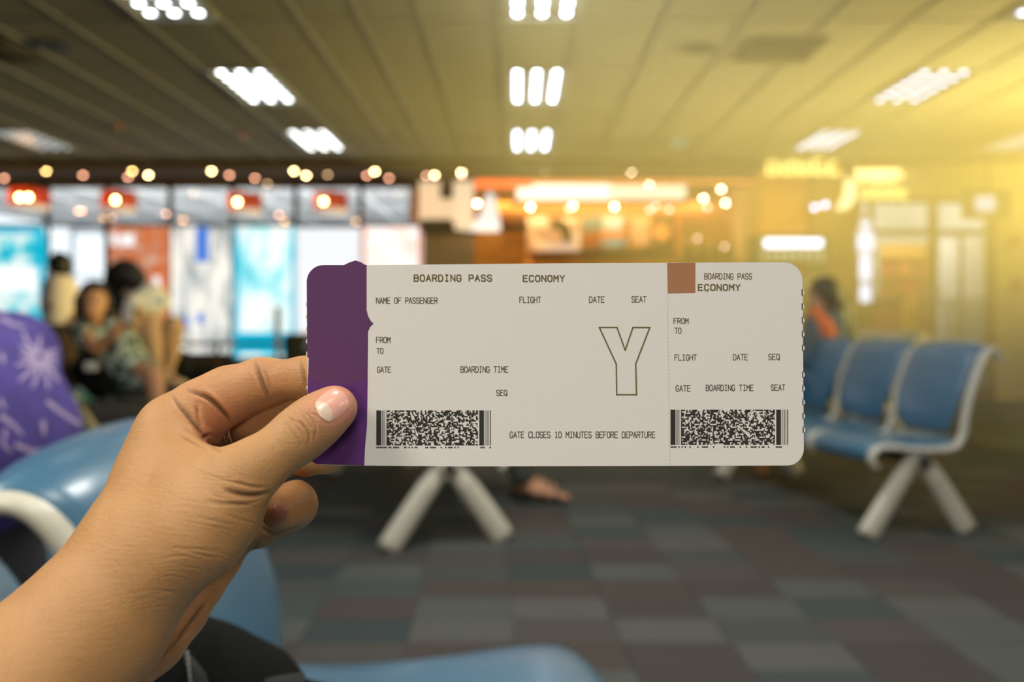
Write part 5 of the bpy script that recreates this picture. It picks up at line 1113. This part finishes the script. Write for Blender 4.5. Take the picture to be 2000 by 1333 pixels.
vo = nt.nodes.new('ShaderNodeTexVoronoi'); vo.feature = 'DISTANCE_TO_EDGE'; vo.inputs['Scale'].default_value = 1200
n2 = nt.nodes.new('ShaderNodeTexNoise'); n2.inputs['Scale'].default_value = 700; n2.inputs['Detail'].default_value = 3
wv = nt.nodes.new('ShaderNodeTexNoise'); wv.inputs['Scale'].default_value = 1; mp = nt.nodes.new('ShaderNodeMapping'); mp.inputs['Rotation'].default_value = (0, .25, 0); mp.inputs['Scale'].default_value = (130, 200, 900)
nt.links.new(tc.outputs['Object'], mp.inputs[0]); nt.links.new(mp.outputs[0], wv.inputs['Vector'])
nt.links.new(tc.outputs['Object'], vo.inputs['Vector']); nt.links.new(tc.outputs['Object'], n2.inputs['Vector'])
ad = nt.nodes.new('ShaderNodeMath'); ad.operation = 'MULTIPLY_ADD'; ad.inputs[1].default_value = .8
nt.links.new(vo.outputs['Distance'], ad.inputs[0]); nt.links.new(n2.outputs['Fac'], ad.inputs[2])
ad2 = nt.nodes.new('ShaderNodeMath'); ad2.operation = 'MULTIPLY_ADD'; ad2.inputs[1].default_value = 1.3; nt.links.new(wv.outputs['Fac'], ad2.inputs[0]); nt.links.new(ad.outputs[0], ad2.inputs[2])
mr = nt.nodes.new('ShaderNodeMapRange'); mr.inputs['From Max'].default_value = .12; mr.inputs['To Min'].default_value = .82; mr.inputs['To Max'].default_value = 1.0
nt.links.new(vo.outputs['Distance'], mr.inputs['Value'])  # shade of the fine skin lines, multiplied into the base colour
ml = nt.nodes.new('ShaderNodeMix'); ml.data_type = 'RGBA'; ml.blend_type = 'MULTIPLY'; ml.inputs['Factor'].default_value = 1
nt.links.new(mx.outputs[2], ml.inputs[6]); nt.links.new(mr.outputs['Result'], ml.inputs[7]); nt.links.new(ml.outputs[2], b.inputs['Base Color'])
bu = nt.nodes.new('ShaderNodeBump'); bu.inputs['Strength'].default_value = .6; bu.inputs['Distance'].default_value = .00024; nt.links.new(ad2.outputs[0], bu.inputs['Height']); nt.links.new(bu.outputs['Normal'], b.inputs['Normal'])
hroot = thing('person', 'left hand and forearm reaching in from the lower left, pinching the pass', 'hand', P(95, 1290, .292))
me2.transform(Matrix.Translation(-hroot.location)); me2.materials.clear(); me2.materials.append(M_SKIN); me2.name = 'hand'
hand = bpy.data.objects.new('hand', me2); C.objects.link(hand); hand.parent = hroot
# nails follow the fingertip surface
def nail(cx, cy, ax, hl, hw, m_main, m_lun, lun, name='nail', lift=.0004):
    bvh = BVHTree.FromPolygons([v.co + hroot.location for v in me2.vertices], [tuple(p.vertices) for p in me2.polygons])
    ax = Vector(ax).normalized(); bx = Vector((-ax.y, ax.x)); O = Vector((0, 0, EYE)); n_ = 44
    vs = {}; bm = bmesh.new()
    def pos(u, v):
        x_ = cx + ax.x * u * hl + bx.x * v * hw; y_ = cy + ax.y * u * hl + bx.y * v * hw; d_ = (P(x_, y_, 1) - O).normalized(); l, nn, i_, ds = bvh.ray_cast(O, d_)
        if l is None: return None
        r_ = max(abs(u), abs(v)); return l - d_ * (lift * (1 - .8 * r_ ** 6)) - hroot.location
    grid = {}
    for i in range(n_ + 1):
        for k in range(n_ + 1):
            u, v = -1 + 2 * i / n_, -1 + 2 * k / n_
            uu = u * math.sqrt(1 - v * v * .42); vv_ = v * math.sqrt(1 - u * u * .30)
            p_ = pos(uu, vv_)
            if p_ is not None: grid[i, k] = (bm.verts.new(p_), uu, vv_)
    for i in range(n_):
        for k in range(n_):
            q = [grid.get(z) for z in ((i, k), (i + 1, k), (i + 1, k + 1), (i, k + 1))]
            if all(q):
                f = bm.faces.new([z[0] for z in q]); um = sum(z[1] for z in q) / 4; vm = sum(z[2] for z in q) / 4; f.material_index = 1 if ((um + 1.0) / lun) ** 2 + (vm / .98) ** 2 < 1 else 0; f.smooth = True
    o = mobj(name, bm, m_main, hroot, True); o.data.materials.append(m_lun); return o
M_NAIL = mat('nail_pink', rgb(236, 178, 160), .25, coat=.4); M_LUN = mat('nail_moon', rgb(228, 203, 180), .3, coat=.3)
o = nail(649, 791, (.80, -.60), 32, 27, M_NAIL, M_LUN, .78); o['label'] = 'pink thumb nail with a large pale moon'
o = nail(545, 1004, (.35, -.9), 18, 16, mat('nail_dusky', rgb(176, 112, 96), .3), mat('nail_dusky', rgb(176, 112, 96), .3), .01); o['label'] = 'dusky nail of the folded little finger'
# silver ring on the middle finger
a_, b_ = Vector(hp(400, 868, .386, 44)[:3]), Vector(hp(560, 814, .370, 43)[:3]); t_ = (b_ - a_).normalized(); c_ = Vector(hp(476, 841, .3762, 44)[:3]); R = hp(0, 0, .378, 44)[3] + .0012
rg = thing('ring', 'thin silver ring on the finger between index and thumb', 'ring', c_)
t_ = (t_ + Vector((0, 0, -.12))).normalized(); u_ = Vector((0, 1, 0)); u_ = (u_ - t_ * u_.dot(t_)).normalized(); v_ = t_.cross(u_)
M_SIL = mat('silver', rgb(214, 210, 200), .18, metal=1.0)
def torus(off, R_, r_, flat_):
    bm = bmesh.new(); rings = []
    for i in range(64):
        a = 2 * math.pi * i / 64; rd = u_ * math.cos(a) + v_ * math.sin(a)
        rings.append([bm.verts.new(t_ * off + rd * (R_ + r_ * math.cos(q)) + t_ * (r_ * flat_ * math.sin(q))) for q in [2 * math.pi * k / 12 for k in range(12)]])
    for i in range(64):
        for k in range(12): bm.faces.new((rings[i][k], rings[i][(k + 1) % 12], rings[(i + 1) % 64][(k + 1) % 12], rings[(i + 1) % 64][k]))
    return bm
mobj('band', torus(0, R, .0007, 2.0), M_SIL, rg, True)
for s in (-1, 1): mobj('rim', torus(s * .0015, R + .0002, .00045, 1), M_SIL, rg, True)
